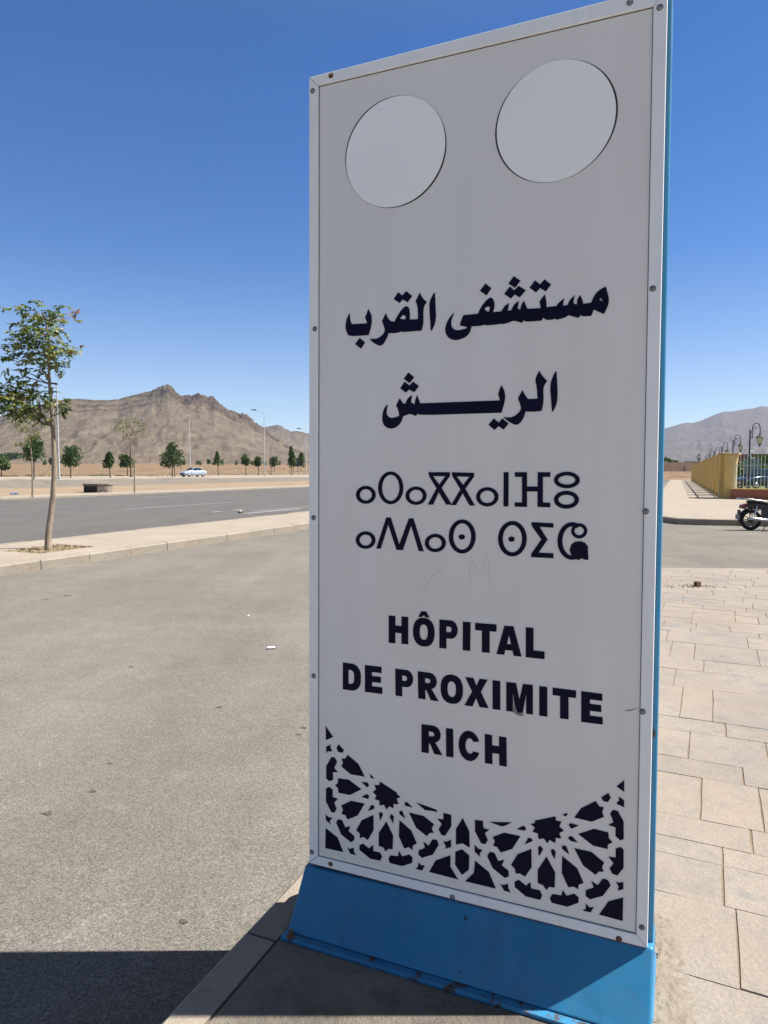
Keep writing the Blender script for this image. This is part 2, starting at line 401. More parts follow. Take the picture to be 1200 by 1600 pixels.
def build_terrain():
    pxs = np.concatenate([np.arange(-1600, -150, 22), np.arange(-150, 520, 2.2), np.arange(520, 1000, 9), np.arange(1000, 1260, 3.5), np.arange(1260, 2900, 22)])
    rs = np.concatenate([np.array([-8, 2, 12, 30, 45]), np.arange(50, 130, 4), np.arange(130, 620, 30), np.arange(620, 1290, 11), np.arange(1290, 1532, 3.5), np.arange(1530, 2720, 30), np.arange(2720, 4400, 60), np.array([4600, 5200, 6500])])
    PX, Y = np.meshgrid(pxs, rs)
    # each column keeps one bearing; Y = metres ahead
    dx = (PX - 600) / F
    X = dx * np.maximum(Y, 2) * 1.0
    X = np.where(Y < 2, dx * 8, X)
    Z = np.full_like(X, -.06)
    left = 1 - sstep(560, 900, PX)
    right = 1 - left
    y0_ = np.interp(PX, [0, 484], [113, 190])
    zl = -.06 + .66*sstep(y0_-4, y0_+35, Y) + np.clip((Y-150)/450, 0, 1)*6.5 + np.clip((Y-600)/900, 0, 1)*8
    zr = -.06 + 1.64*sstep(126, 185, Y) + np.clip((Y-200)/1500, 0, 1)*5
    Z = left*zl + right*zr
    Z = Z + np.where(Y > 70, (fbm(X/9, Y/9, 4, 3)-.5)*.25*sstep(70, 110, Y), 0)
    U = np.zeros_like(X); H = np.zeros_like(X); RK = np.zeros_like(X)
    for i, (r0, r1, ex, rough, prof) in enumerate(RIDGES):
        pp = np.array(prof); yy = np.interp(PX, pp[:,0], pp[:,1])
        hy = 735.2 + PX*0.0016
        jag = (fbm(PX/4.2, PX*0+i*7.7, 3, 40+i, True)-.66)*rough*(1.2+4.2*sstep(235, 260, PX)*(1-sstep(500,560,PX))) + (fbm(PX/22, PX*0+3.3, 3, 50+i)-.5)*rough*1.2
        elev = np.maximum(hy - yy + jag*sstep(5, 40, hy-yy), 0) / F
        wob = (fbm(PX/60, PX*0+9, 3, 60+i)-.5)*180
        rr = r1 + wob*0
        u = (Y - r0)/(rr - r0)
        el2 = np.maximum(hy - np.interp(PX, pp[:,0], np.convolve(np.pad(yy[0], 30, 'edge'), np.ones(61)/61, 'valid')[np.searchsorted(pxs, np.clip(pp[:,0], pxs[0], pxs[-1]))]), 0)/F
        wtop = sstep(.55, .97, (Y-r0)/(rr-r0))
        top = (elev*wtop + el2*(1-wtop))*rr + CAMZ
        uu = np.clip(u, 0, 1)
        s = .55*uu**ex + .45*uu**2.6
        # ledges of rock below the crest, crags along it
        nz = (fbm(X/70, Y/70, 4, 70+i)-.5)
        right_ = sstep(215, 262, PX) if i == 0 else np.full_like(X, .7 if i == 1 else 0)
        un = uu + nz*.035
        th = .95*(1-right_) + .872*right_
        crest = sstep(th, th+.018, un)
        b1 = np.exp(-((un-.908)/.013)**2)*(1-right_*.9); b2 = np.exp(-((un-.862)/.011)**2)*(1-right_*.8)*.8; b3 = np.exp(-((un-.825)/.006)**2)*.35*right_
        rk = np.clip(np.maximum.reduce([crest, b1, b2, b3]), 0, 1)*(rough if i < 2 else .25)
        s = s + rough*(.022*(sstep(.90,.91,un)-sstep(.91,.99,un))*(1-right_) + .016*(sstep(.857,.866,un)-sstep(.866,.95,un)) + .03*(sstep(th,th+.02,un)-sstep(th+.02,1.0,un))*right_)
        g = fbm(X/85 + Y/340, Y/420, 5, 80+i, True)
        gul = (g - .62)*top*.13*np.sin(np.clip(uu, 0, 1)*PI)**.8
        g2 = (fbm(X/26 + Y/90, Y/70, 5, 90+i, True)-.55)*top*.075*np.sin(np.clip(uu,0,1)*PI)
        crag = (fbm(X/22, Y/22, 4, 95+i, True)-.6)*top*.20*rough*(.15+.85*right_)*sstep(.84, .90, uu)*(1-sstep(.985, 1.0, uu))
        hh = top*s + gul + g2 + crag
        back = np.clip(1 - (u-1)*1.6, 0, 1); hh = np.where(u > 1, top*back, hh)
        hh = np.where(u <= 1, np.minimum(hh, top*1.003), hh); hh = np.where(u <= 0, 0, hh) * (top > 3)
        better = hh > H
        RK = np.where(better & (u <= 1.02), rk, RK)
        U = np.where(better, i*2 + np.clip(uu, 0, 1) + np.where(u>1, 0, 0), U); H = np.maximum(H, hh)
    Z = np.maximum(Z, np.where(H > 0, Z*.0 + H + np.minimum(Z, 6)*0, -1e3))
    nr, nc = X.shape
    vs = np.stack([X, Y, Z], -1).reshape(-1, 3)
    idx = np.arange(nr*nc).reshape(nr, nc)
    fs = np.stack([idx[:-1,:-1], idx[:-1,1:], idx[1:,1:], idx[1:,:-1]], -1).reshape(-1, 4)
    me = bpy.data.meshes.new('terrain'); me.from_pydata(vs.tolist(), [], fs.tolist())
    me.polygons.foreach_set('use_smooth', [True]*len(fs))
    for nm, arr in (('rock', RK), ('u', np.clip(U - np.floor(U/2)*2, 0, 1)*(H > 0)), ('kind', np.floor(U/2)), ('field', np.where((H <= 0.5) | (Z < 9), 1., 0.))):
        at_ = me.attributes.new(nm, 'FLOAT', 'POINT'); at_.data.foreach_set('value', arr.reshape(-1).astype(np.float32))
    o = bpy.data.objects.new('terrain', me); COL.objects.link(o); struct(o)
    k = NT('terrain')
    def att(n):
        a = k.n('ShaderNodeAttribute'); a.attribute_name = n; return a.outputs['Fac']
    u = att('u'); fl = att('field'); kd = att('kind')
    sep = k.n('ShaderNodeSeparateXYZ'); k.l(k.tc.outputs['Object'], sep.inputs[0])
    big = k.noise(.009, 6, .6); mid = k.noise(1, 6, .68, k.map(scale=(.05, .018, .05), rot=(0, 0, .5))); fine = k.noise(.35, 5, .65)
    scree = k.ramp(mid, [(.28, (.084, .063, .041)), (.5, (.121, .092, .064)), (.72, (.168, .129, .089))])
    fan = k.ramp(k.math('ADD', big, k.math('MULTIPLY', u, -.35)), [(.30, 0.), (.55, 1.)])
    scree = k.mix(k.math('MULTIPLY', fan, .4), scree, (.185, .142, .093))
    bush = k.ramp(fine, [(.55, 0.), (.68, 1.)]); scree = k.mix(k.math('MULTIPLY', bush, .35), scree, (.055, .048, .034))
    # rock: strata follow the height inside the slope
    pale = k.ramp(k.noise(1, 5, .6, k.map(scale=(.022, .009, .02), rot=(0, 0, -.6))), [(.52, 0.), (.66, 1.)])
    scree = k.mix(k.math('MULTIPLY', pale, .55), scree, (.20, .155, .10))
    sv = k.n('ShaderNodeCombineXYZ'); k.l(k.math('MULTIPLY', u, 42), sv.inputs[2]); k.l(k.math('MULTIPLY', sep.outputs[0], .05), sv.inputs[0]); k.l(k.math('MULTIPLY', sep.outputs[1], .05), sv.inputs[1])
    strat = k.noise(1, 5, .6, sv.outputs[0])
    rock = k.ramp(strat, [(.3, (.026, .018, .014)), (.5, (.066, .046, .033)), (.7, (.155, .103, .066))])
    rm = k.math('MULTIPLY', att('rock'), k.ramp(k.noise(.06, 5, .7), [(.3, .45), (.6, 1.)]))
    hill = k.mix(rm, scree, rock)
    hill = k.mix(k.math('MULTIPLY', k.math('SUBTRACT', kd, 1.0, True), .6), hill, (.098, .088, .092))  # farthest mountain greyed towards violet: distance haze put into its colour
    # dry field
    fb = k.noise(1, 5, .6, k.map(scale=(.02, .14, .1))); 
    field = k.ramp(fb, [(.3, (.18, .115, .065)), (.55, (.225, .152, .09)), (.75, (.265, .19, .122))])
    field = k.mix(k.math('MULTIPLY', k.ramp(k.noise(.6, 4, .6), [(.55, 0.), (.7, 1.)]), .35), field, (.13, .092, .055))
    c = k.mix(fl, hill, field)
    h = k.math('ADD', k.math('MULTIPLY', mid, 5.), fine)
    k.fin(c, .95, 0, k.bump(h, .9, 2.2), .1)
    me.materials.append(k.m)
    return o
build_terrain()

KH = .165                                    # kerb height
def sheet(name, pts, z, mat, th=.05):
    mb = MB(); ps = [(p.x, p.y) for p in pts]
    mb.prism([ps], lambda x, y, d: Vector((x, y, d)), z, z - th)
    return struct(mb.build(name, mat))

# roads
sheet('road', [st(-14, -9.42), st(-14, -1.18), st(11.0, -1.18), st(13.0, 46), st(22.9, 46), st(22.9, 2), st(26.4, -1.0), st(230, -1.0), st(230, -9.42)], 0, M['asphalt'])
sheet('far_road', [st(-60, -33.5), st(-60, -12.2), st(230, -12.2), st(230, -33.5)], 0, M['asphalt_far'])

# strip of raised paving with kerb stones along an outline
def kerb_run(pts, width, top, mb, stone=1.0, inside=1):
    """kerb stones along a polyline, width to the given side"""
    pts = [Vector((p.x, p.y, 0)) for p in pts]
    for a, b in zip(pts[:-1], pts[1:]):
        L = (b - a).length; n = max(1, round(L/stone)); e = (b-a)/L; nn = Vector((-e.y, e.x, 0))*inside
        for i in range(n):
            j = random.uniform(-.006, .006); dz = random.uniform(-.006, .006)
            p0 = a + e*(L*i/n + .006); p1 = a + e*(L*(i+1)/n - .006)
            bev = .025
            q = [p0 + nn*j, p1 + nn*j, p1 + nn*(width), p0 + nn*(width)]
            z = top + dz
            vs = [Vector((p.x, p.y, -.05)) for p in q] + [Vector((q[0].x, q[0].y, z-bev)), Vector((q[1].x, q[1].y, z-bev))] + \
                 [Vector((*(q[0]+nn*bev).xy, z)), Vector((*(q[1]+nn*bev).xy, z)), Vector((q[2].x, q[2].y, z)), Vector((q[3].x, q[3].y, z))]
            mb.add(vs, [(0,1,5,4),(4,5,7,6),(6,7,8,9),(3,9,8,2),(0,4,6,9,3),(1,2,8,7,5)])

# near pavement with stamped joints
def arc(cs, ct, r, a0, a1, n=6):
    return [st(cs + r*math.sin(math.radians(a0+(a1-a0)*i/n)), ct + r*math.cos(math.radians(a0+(a1-a0)*i/n))) for i in range(n+1)]
kb = MB()
# along the side road the edge leans a little, as in the photograph
near_edge = [st(-12, -1.215), st(8.6, -1.215), st(9.6, -1.12), st(10.45, -.8), st(10.98, -.35), st(11.25, .2), st(11.75, 1.5), st(12.5, 4), st(12.7, 40)]
kerb_run(near_edge, .12, KH, kb, 1.0, -1)
struct(kb.build('kerb', M['kerb']))

def inside(pt, poly):
    c = False; n = len(poly); x, y = pt
    for i in range(n):
        x0, y0 = poly[i]; x1, y1 = poly[i-1]
        if (y0 > y) != (y1 > y) and x < (x1-x0)*(y-y0)/(y1-y0)+x0: c = not c
    return c
def offset_line(pts, w):
    out = []
    for i, p in enumerate(pts):
        a = pts[max(i-1,0)]; b = pts[min(i+1, len(pts)-1)]; e = (b-a).normalized(); out.append(p + Vector((e.y, -e.x, 0))*w)
    return out
inner = offset_line([Vector((p.x,p.y,0)) for p in near_edge], .126)
pav_poly = inner + [st(-12, 40)]
sheet('pavement_bed', pav_poly, KH - .0042, M['joint'], .1)

def build_paving():
    rnd = random.Random(11)
    rot = math.radians(-2.4)
    # pattern axes: p along rows (to the right), q across rows (away)
    P = (Matrix.Rotation(-rot, 3, 'Z') @ D2); Q = (Matrix.Rotation(-rot, 3, 'Z') @ N2)
    P = Vector((D2.x*math.cos(rot)-D2.y*math.sin(rot), D2.x*math.sin(rot)+D2.y*math.cos(rot), 0)); Q = Vector((-P.y, P.x, 0))
    def pq(px, py):
        w_ = at(px, py, KH); return w_.dot(P), w_.dot(Q)
    rows_px = [1509, 1391, 1330, 1303, 1268, 1204, 1178, 1136, 1116, 1068, 1042, 1024, 1000, 984]
    rows = [pq(1030, y)[1] for y in rows_px]
    joints = {}
    for zx, zy in [(58,120),(125,118),(195,155),(63,200),(152,240),(72,250),(168,295),(82,310),(198,370),(100,385),(230,465),(120,490),(275,585),(150,620),(337,760),(190,805),(265,1020),(265,1100),(320,1360),(410,930),(270,130),(310,205),(350,268),(390,335),(335,125),(345,160),(390,205)]:
        p, q = pq(1010+zx/2.222, 880+zy/2.222)
        joints.setdefault(None, []).append((p, q))
    q0 = rows[0]
    while q0 > -12: q0 -= rnd.choice([.3, .42, .55, .2]); rows.insert(0, q0)
    q0 = rows[-1]
    while q0 < 15: q0 += rnd.choice([.2, .28, .36, .24]); rows.append(q0)
    mb = MB(); tn = []; pl = [(v.x, v.y) for v in inner + [st(-12, 40)]]
    for ra, rb in zip(rows[:-1], rows[1:]):
        js = sorted(p for p, q in joints[None] if ra <= q < rb)
        cuts = []
        start = -1.3 + rnd.uniform(0, .5)
        x = start
        if js:
            x = js[0]; cuts += js
            y = js[0]
            while y > -2.6: y -= rnd.choice([.38, .5, .62, .75]); cuts.insert(0, y)
            x = js[-1]
        else:
            x = -2.6 + rnd.uniform(0, .5); cuts = [x]
        while x < 26: x += rnd.choice([.28, .36, .45, .55, .68]); cuts.append(x)
        for ca, cb in zip(cuts[:-1], cuts[1:]):
            if cb - ca < .06: continue
            cx = P*((ca+cb)/2) + Q*((ra+rb)/2)
            g = rnd.uniform(.0004, .0030); g2 = rnd.uniform(-.0012, .0014); dz = rnd.uniform(-.0012, .0012)
            cor = [P*(ca+g)+Q*(ra+g2), P*(cb-g)+Q*(ra+g2), P*(cb-g)+Q*(rb-g2), P*(ca+g)+Q*(rb-g2)]
            ins = [inside((c.x, c.y), pl) for c in cor]
            if not any(ins): continue
            # subdivide and wobble the edges so the joints look hand-pressed
            loop = []
            for a_, b_ in zip(cor, cor[1:]+cor[:1]):
                n = max(2, int((b_-a_).length/.11)); e = (b_-a_).normalized(); nn = Vector((-e.y, e.x, 0))
                for i in range(n):
                    loop.append(a_ + (b_-a_)*(i/n) + nn*rnd.uniform(-.0016, .002))
            if not all(ins): loop = clip_to(loop, inner)
            if len(loop) < 3: continue
            bev = .0025; c0 = sum(loop, Vector())/len(loop)
            top = [Vector((p.x, p.y, KH+dz)) for p in [q_ + (c0-q_).normalized()*bev for q_ in loop]]
            low = [Vector((p.x, p.y, KH-.02)) for p in loop]
            n = len(loop)
            fs = [list(range(n))] + [(i, n+i, n+(i+1)%n, (i+1)%n) for i in range(n)]
            mb.add(top+low, fs); tn += [rnd.random()]*len(fs)
    o = mb.build('pavement', M['paving'], None, fix=False); a_ = o.data.attributes.new('tone', 'FLOAT', 'FACE'); a_.data.foreach_set('value', tn)
    return struct(o)
def clip_to(loop, line):
    # keep the part to the right of every edge of the (convex) kerb line
    for a, b in zip(line[:-1], line[1:]):
        e = (b-a).normalized(); nn = Vector((e.y, -e.x, 0)); out = []
        for i, p in enumerate(loop):
            q = loop[(i+1) % len(loop)]; dp = (p-a).dot(nn); dq = (q-a).dot(nn)
            if dp >= 0: out.append(p)
            if (dp >= 0) != (dq >= 0): out.append(p + (q-p)*(dp/(dp-dq)))
        loop = out
        if len(loop) < 3: return []
    return loop
build_paving()

def apron():
    lo = [(-12, -1.085), (2.05, -1.085), (2.02, -.96), (1.72, -.12), (1.3, -.10), (.6, -.16), (-.3, -.05), (-2, -.1), (-12, -.1)]
    r = random.Random(5); pts = []
    for a, b in zip(lo, lo[1:]+lo[:1]):
        L = math.hypot(b[0]-a[0], b[1]-a[1]); n = max(1, int(L/.09))
        for i in range(n):
            f = i/n; j = r.uniform(-.008, .008) if a[1] > -1.08 or b[1] > -1.08 else 0
            pts.append(st(a[0]+(b[0]-a[0])*f, a[1]+(b[1]-a[1])*f + j))
    sheet('pavement', pts, KH + .003, M['apron'], .004)
M['apron'] = m_concrete('rough_apron', (.085, .072, .056), (.21, .18, .14), (.035, .03, .025), 2.6, 1.)
apron()

# median with its kerbs (raised, paved, tree pit)
mk = MB()
kerb_run([st(-60, -9.40), st(200, -9.40)], .15, KH, mk, 1.0, 1)
kerb_run([st(200, -12.16), st(-60, -12.16)], .15, KH, mk, 1.0, 1)
struct(mk.build('kerb', M['kerb']))
tree_p = at(75, 857, KH); ts, tt = to_st(tree_p)
def median():
    mb = MB(); z = KH - .004
    a, b = -12.01, -9.55
    s0, s1, t0, t1 = ts-.62, ts+.62, tt-.45, tt+.5
    for x0, x1, y0, y1 in ((-60, s0, a, b), (s1, 200, a, b), (s0, s1, a, t0), (s0, s1, t1, b)):
        vs = [st(x0,y0,z), st(x1,y0,z), st(x1,y1,z), st(x0,y1,z)] + [st(x0,y0,-.03), st(x1,y0,-.03), st(x1,y1,-.03), st(x0,y1,-.03)]
        mb.add(vs, [(0,1,2,3),(0,1,5,4),(1,2,6,5),(2,3,7,6),(3,0,4,7)])
    struct(mb.build('median_pavement', M['paving_far']))
    pm = MB(); n = 16
    g = [[st(s0+(s1-s0)*i/n, t0+(t1-t0)*j/n, KH-.035+random.uniform(-.012,.03)) for j in range(n+1)] for i in range(n+1)]
    pm.add([p for r in g for p in r], [(i*(n+1)+j, (i+1)*(n+1)+j, (i+1)*(n+1)+j+1, i*(n+1)+j+1) for i in range(n) for j in range(n)], 0, True)
    struct(pm.build('tree_pit_soil', M['earth']))
    # dry weeds in the pit
    gm = MB(); tones = []
    for i in range(620):
        s = random.uniform(s0+.03, s1-.03); t = random.uniform(t0+.03, t1-.03); h = random.uniform(.02, .085); an = random.uniform(0, PI)
        p = st(s, t, KH-.03); e = Vector((math.cos(an), math.sin(an), 0))*.006; tip = p + Vector((random.uniform(-.04,.04), random.uniform(-.04,.04), h))
        gm.add([p-e, p+e, tip], [(0,1,2)]); tones.append(random.random())
    o = gm.build('dry_weeds', M['weed'], fix=False); tag(o, 'dry straw coloured weeds filling the tree pit', 'weeds', kind='stuff')
M['weed'] = plain('dry_weed', (.19, .15, .065), .9, 0, .35, 8)
median()

# far pavement, earth strip, gravel bank, raised lane with the car
fk = MB(); kerb_run([st(-60, -33.42), st(230, -33.42)], .18, .13, fk, 2.0, 1); struct(fk.build('kerb', M['kerb']))
sheet('far_pavement', [st(-60, -36.0), st(-60, -33.6), st(230, -33.6), st(230, -36.0)], .125, M['paving_far'], .2)
def graded(name, A_, B_, mat, n=40, m_=6, bumpy=.05):
    """ground strip between two pixel lines given with their levels"""
    mb = MB(); vs = []
    def L(pl, f):
        xs = [p[0] for p in pl]; x = xs[0]+(xs[-1]-xs[0])*f
        y = float(np.interp(x, xs, [p[1] for p in pl])); z = float(np.interp(x, xs, [p[2] for p in pl])); return at(x, y, z)
    for j in range(m_+1):
        for i in range(n+1):
            a = L(A_, i/n); b = L(B_, i/n); p = a + (b-a)*(j/m_)
            if 0 < j < m_: p.z += random.uniform(-bumpy, bumpy)
            vs.append(p)
    mb.add(vs, [(j*(n+1)+i, j*(n+1)+i+1, (j+1)*(n+1)+i+1, (j+1)*(n+1)+i) for j in range(m_) for i in range(n)], 0, True)
    return struct(mb.build(name, mat))
LN = lambda *p: list(p)
ea = LN((-700, 806, .12), (0, 775.2, .12), (484, 758.3, .12), (620, 753.5, .12))
eb = LN((-700, 785, .10), (0, 763.5, .10), (484, 751, .10), (620, 749, .10))
ec = LN((-700, 764, .45), (0, 750.5, .45), (484, 745.5, .45), (620, 744, .45))
ed = LN((-700, 757, .62), (0, 744.8, .62), (484, 741.5, .62), (620, 741, .62))
graded('earth_strip', ea, eb, M['earth'])
graded('gravel_bank', eb, ec, M['gravel'], bumpy=.22)
graded('far_lane', ec, ed, M['paving_far'], bumpy=0.01)
def zfar(px): return .57

# road markings
def strip_px(mb, a, b, w, z=.004):
    p, q = at(*a), at(*b); e = (q-p).normalized(); nn = Vector((-e.y, e.x, 0))*w/2
    mb.add([Vector((*(p-nn).xy, z)), Vector((*(q-nn).xy, z)), Vector((*(q+nn).xy, z)), Vector((*(p+nn).xy, z))], [(0,1,2,3)])
lm = MB()
strip_px(lm, (190, 796), (362, 784.6), .16); strip_px(lm, (331, 800.6), (346, 798.6), .16); strip_px(lm, (362, 797.4), (380, 795.3), .14)
strip_px(lm, (383, 802.5), (470, 794.5), .3); strip_px(lm, (395, 798.6), (484, 791.2), .14); strip_px(lm, (225, 777.8), (300, 773), .14)
struct(lm.build('road_marking', M['white_paint']))
# dark stains on the near road (flat, own shapes)
sm = MB(); rnd = random.Random(4)
for px, py, r in [(474,1137,.028),(467,1148,.022),(171,1193,.018),(144,1237,.022),(76,1271,.03),(288,1440,.02),(105,931,.06),(72,937,.04),(205,1042,.02),(343,1105,.025),(442,801,.35)]:
    c = at(px, py, 0); n = 13
    ring = [Vector((c.x+r*rnd.uniform(.45,1.15)*math.cos(2*PI*i/n), c.y+r*.7*rnd.uniform(.45,1.15)*math.sin(2*PI*i/n), .003)) for i in range(n)]
    sm.add([Vector((c.x, c.y, .0035))]+ring, [(0, 1+i, 1+(i+1)%n) for i in range(n)])
struct(sm.build('road_stains', plain('oil_stain', (.075, .062, .048), .8, 0, .4, 50)))

# ------------------------------------------------------------------ the sign
L0 = Vector((-0.2320, 2.1308, 0))              # panel's left edge on the ground plan
WP = 0.9994
SIGN_C = L0 + D2*(WP/2); SIGN_C.z = KH
root = empty('totem_sign', SIGN_C, -A)
tag(root, 'tall white hospital sign panel with navy lettering on a blue pedestal by the kerb', 'sign')
RI = root.matrix_basis.inverted() if False else (Matrix.Translation(SIGN_C) @ Matrix.Rotation(-A, 4, 'Z')).inverted()
def onp(px, py, back=0.0):                   # pixel -> sign-local point on the plane `back` metres behind the frame's face
    d = ray(px, py); n = N2; k = ((L0 + N2*back) - CAM).dot(n)/d.dot(n)
    return RI @ (CAM + d*k)
PB = .006                                     # the panel lies 6 mm behind the frame's face
def lxz(px, py, back=0.0): v = onp(px, py, back); return v.x, v.z
OUT = [lxz(482.7, 120.5), lxz(1043.5, -24), lxz(1011.5, 1482), lxz(482.6, 1348.5)]     # TL TR BR BL frame outside
INN = [lxz(497, 133.5), lxz(1021, 9), lxz(994, 1461), lxz(496, 1338.5)]
fn = lambda x, z, d: Vector((x, d, z))
# frame rails, mitred, 24 mm deep
for i in range(4):
    o1, o2, i2, i1 = OUT[i], OUT[(i+1) % 4], INN[(i+1) % 4], INN[i]
    def sh(a, b, g=.0008):
        dx, dz = b[0]-a[0], b[1]-a[1]; l = math.hypot(dx, dz); return (a[0]+dx/l*g, a[1]+dz/l*g)
    mb = MB(); mb.prism([[sh(o1, o2), sh(o2, o1), sh(i2, i1), sh(i1, i2)]], fn, 0, .026)
    bevel(mb.build('frame_rail', M['frame'], root), .0022)
# panel board
pb = MB(); ins = [(p[0], p[1]) for p in INN]
gr = lambda q, e: [(q[0][0]-e, q[0][1]+e), (q[1][0]+e, q[1][1]+e), (q[2][0]+e, q[2][1]-e), (q[3][0]-e, q[3][1]-e)]
pb.prism([gr(ins, .012)], fn, PB, .024)
pb.build('panel', M['panel'], root)
gp = MB()                                      # dirty joint between panel and frame
gp.prism([gr(ins, .0005), gr(ins, -.0018)], fn, PB - .0012, PB + .001)
gp.build('frame_seal', M['gap'], root)
# discs
for (pl, pr, pt, pbm) in (((542,238),(695,236),(619,150),(619,324)), ((777,205),(962,170),(882,92),(858,286))):
    P_ = [lxz(*q, PB) for q in (pl, pr, pt, pbm)]
    cx = (P_[0][0]+P_[1][0])/2; cz = (P_[2][1]+P_[3][1])/2; r = ((P_[1][0]-P_[0][0]) + (P_[2][1]-P_[3][1]))/4
    n = 72; rr = random.Random(int(pl[0]))
    md = MB(); md.prism([[(cx+r*math.cos(2*PI*i/n), cz+r*math.sin(2*PI*i/n)) for i in range(n)]], fn, PB-.002, PB-.0003)
    dk = md.build('cover_disc', M['sticker'], root)
    mr = MB(); ph = rr.uniform(0, 6)
    mr.prism([[(cx+(r+.0026+.0022*math.sin(2*PI*i/n*2+ph))*math.cos(2*PI*i/n), cz+(r+.0026+.0022*math.sin(2*PI*i/n*2+ph))*math.sin(2*PI*i/n)) for i in range(n)],
              [(cx+(r-.002)*math.cos(2*PI*i/n), cz+(r-.002)*math.sin(2*PI*i/n)) for i in range(n)]], fn, PB-.0009, PB-.0001)
    mr.build('disc_edge', M['gap'], dk)
# screws
def screw(px, py, mat='steel', back=0.0, r=.0055):
    x, z = lxz(px, py, back); mb = MB()
    mb.lathe((x, back+.001, z), [(r*1.5, 0), (r*1.5, .0012), (r, .0022), (r*.8, .0045), (r*.3, .005)], 12, 0, (0, -1, 0))
    return mb.build('screw', M[mat], root)
for px, py in [(517,118),(488.5,142),(984,4),(1031,11.5),(1020,451),(1009,799),(1004,1112),(1003,1449),(967,1467),(707,1402),(516.5,1350),(487,1331),(490,1056),(490,809),(492,514)]:
    screw(px, py, 'rust' if (px, py) in ((967,1467),(516.5,1350),(517,118)) else 'steel')
# rust streak beside a screw and faint scratches
def stroke(mb, pts, w, back, d=.0006):
    P_ = [lxz(*q, PB) for q in pts]; l = []; r = []
    for i, p in enumerate(P_):
        a = P_[max(i-1,0)]; b = P_[min(i+1, len(P_)-1)]; dx, dz = b[0]-a[0], b[1]-a[1]; q = math.hypot(dx, dz) or 1
        ww = w*(.35 if i in (0, len(P_)-1) else 1); l.append((p[0]-dz/q*ww, p[1]+dx/q*ww)); r.append((p[0]+dz/q*ww, p[1]-dx/q*ww))
    mb.prism([l + r[::-1]], fn, back, back + d)
for pts, w_ in (([(655,922),(668,912),(676,900),(690,888),(702,880)], .0008), ([(735,880),(734,898),(734,912)], .0007), ([(735,868),(741,880),(749,893),(757,880),(763,868)], .0007), ([(764,870),(764,890),(766,914)], .0007), ([(675,1026),(679,1020)], .0012), ([(643,1078),(648,1084)], .0012)):
    mb = MB(); stroke(mb, pts, w_, PB-.0005); mb.build('scratch', M['scratch'], root)
mb = MB(); stroke(mb, [(976,1110),(985,1110),(994,1107)], .0022, PB-.0005); mb.build('rust_streak', plain('rust_smear', (.40, .27, .17), .8, 0, .3, 60), root)

# lettering -------------------------------------------------------
LD0, LD1 = PB-.0016, PB-.0002
dcnt = [0]
def loopz(ox, oy, k, pts): return [lxz(ox + x/k, oy + y/k, PB) for x, y in pts]
def smooth_loop(pts, it=1):                    # one round of corner cutting on gentle corners only
    for _ in range(it):
        out = []; n = len(pts)
        for i in range(n):
            a, b, c = pts[i-1], pts[i], pts[(i+1) % n]
            v1 = Vector((b[0]-a[0], b[1]-a[1])); v2 = Vector((c[0]-b[0], c[1]-b[1]))
            if v1.length < 1e-9 or v2.length < 1e-9: continue
            an = abs(v1.angle(v2))
            if .12 < an < .85:
                f = .28
                out += [(b[0]-v1.x*f, b[1]-v1.y*f), (b[0]+v2.x*f, b[1]+v2.y*f)]
            else: out.append(b)
        pts = out
    return pts
def put(mb, loops, sm_=False):
    e = (dcnt[0] % 9)*.00004; dcnt[0] += 1
    if sm_: loops = [smooth_loop(smooth_loop(l)) for l in loops]
    mb.prism(loops, fn, LD0 - e, LD1 - e)
ar = MB()
A_ = (530, 440, 7.5); B_ = (690, 420, 8.5714); D_ = (590, 570, 7.5); E_ = (740, 570, 8.0)
e2d = lambda x, y: (1125 + .9375*x, .9375*y)
put(ar, [loopz(*A_, [(1112,130),(1122,132),(1128,240),(1135,400),(1130,480),(1085,578),(1074,572),(1066,450),(1053,245),(1085,185)])], 1)
put(ar, [loopz(*A_, [(945,130),(962,170),(995,212),(1028,240),(985,300),(988,450),(985,510),(965,575),(735,594),(715,585),(705,598),(600,607),(580,604),(560,660),(520,735),(478,757),(430,735),(385,705),(358,668),(430,676),(490,645),(530,600),(538,560),(520,510),(503,465),(545,373),(575,430),(600,465),(650,470),(680,410),(720,345),(765,295),(795,287),(820,305),(830,370),(828,445),(925,440),(923,300),(897,230)]),
         loopz(*A_, [(752,388),(780,410),(778,440),(745,445),(712,430)])], 1)
put(ar, [loopz(*A_, [(693,125),(740,165),(787,112),(856,170),(803,243),(745,210),(706,252),(640,205)])])
put(ar, [loopz(*A_, [(343,322),(375,380),(384,430),(380,510),(347,628),(130,643),(100,620),(78,560),(76,500),(95,420),(125,373),(128,450),(150,500),(325,490),(328,470),(305,425)])], 1)
put(ar, [loopz(*A_, [(241,660),(303,713),(257,787),(190,732)])])
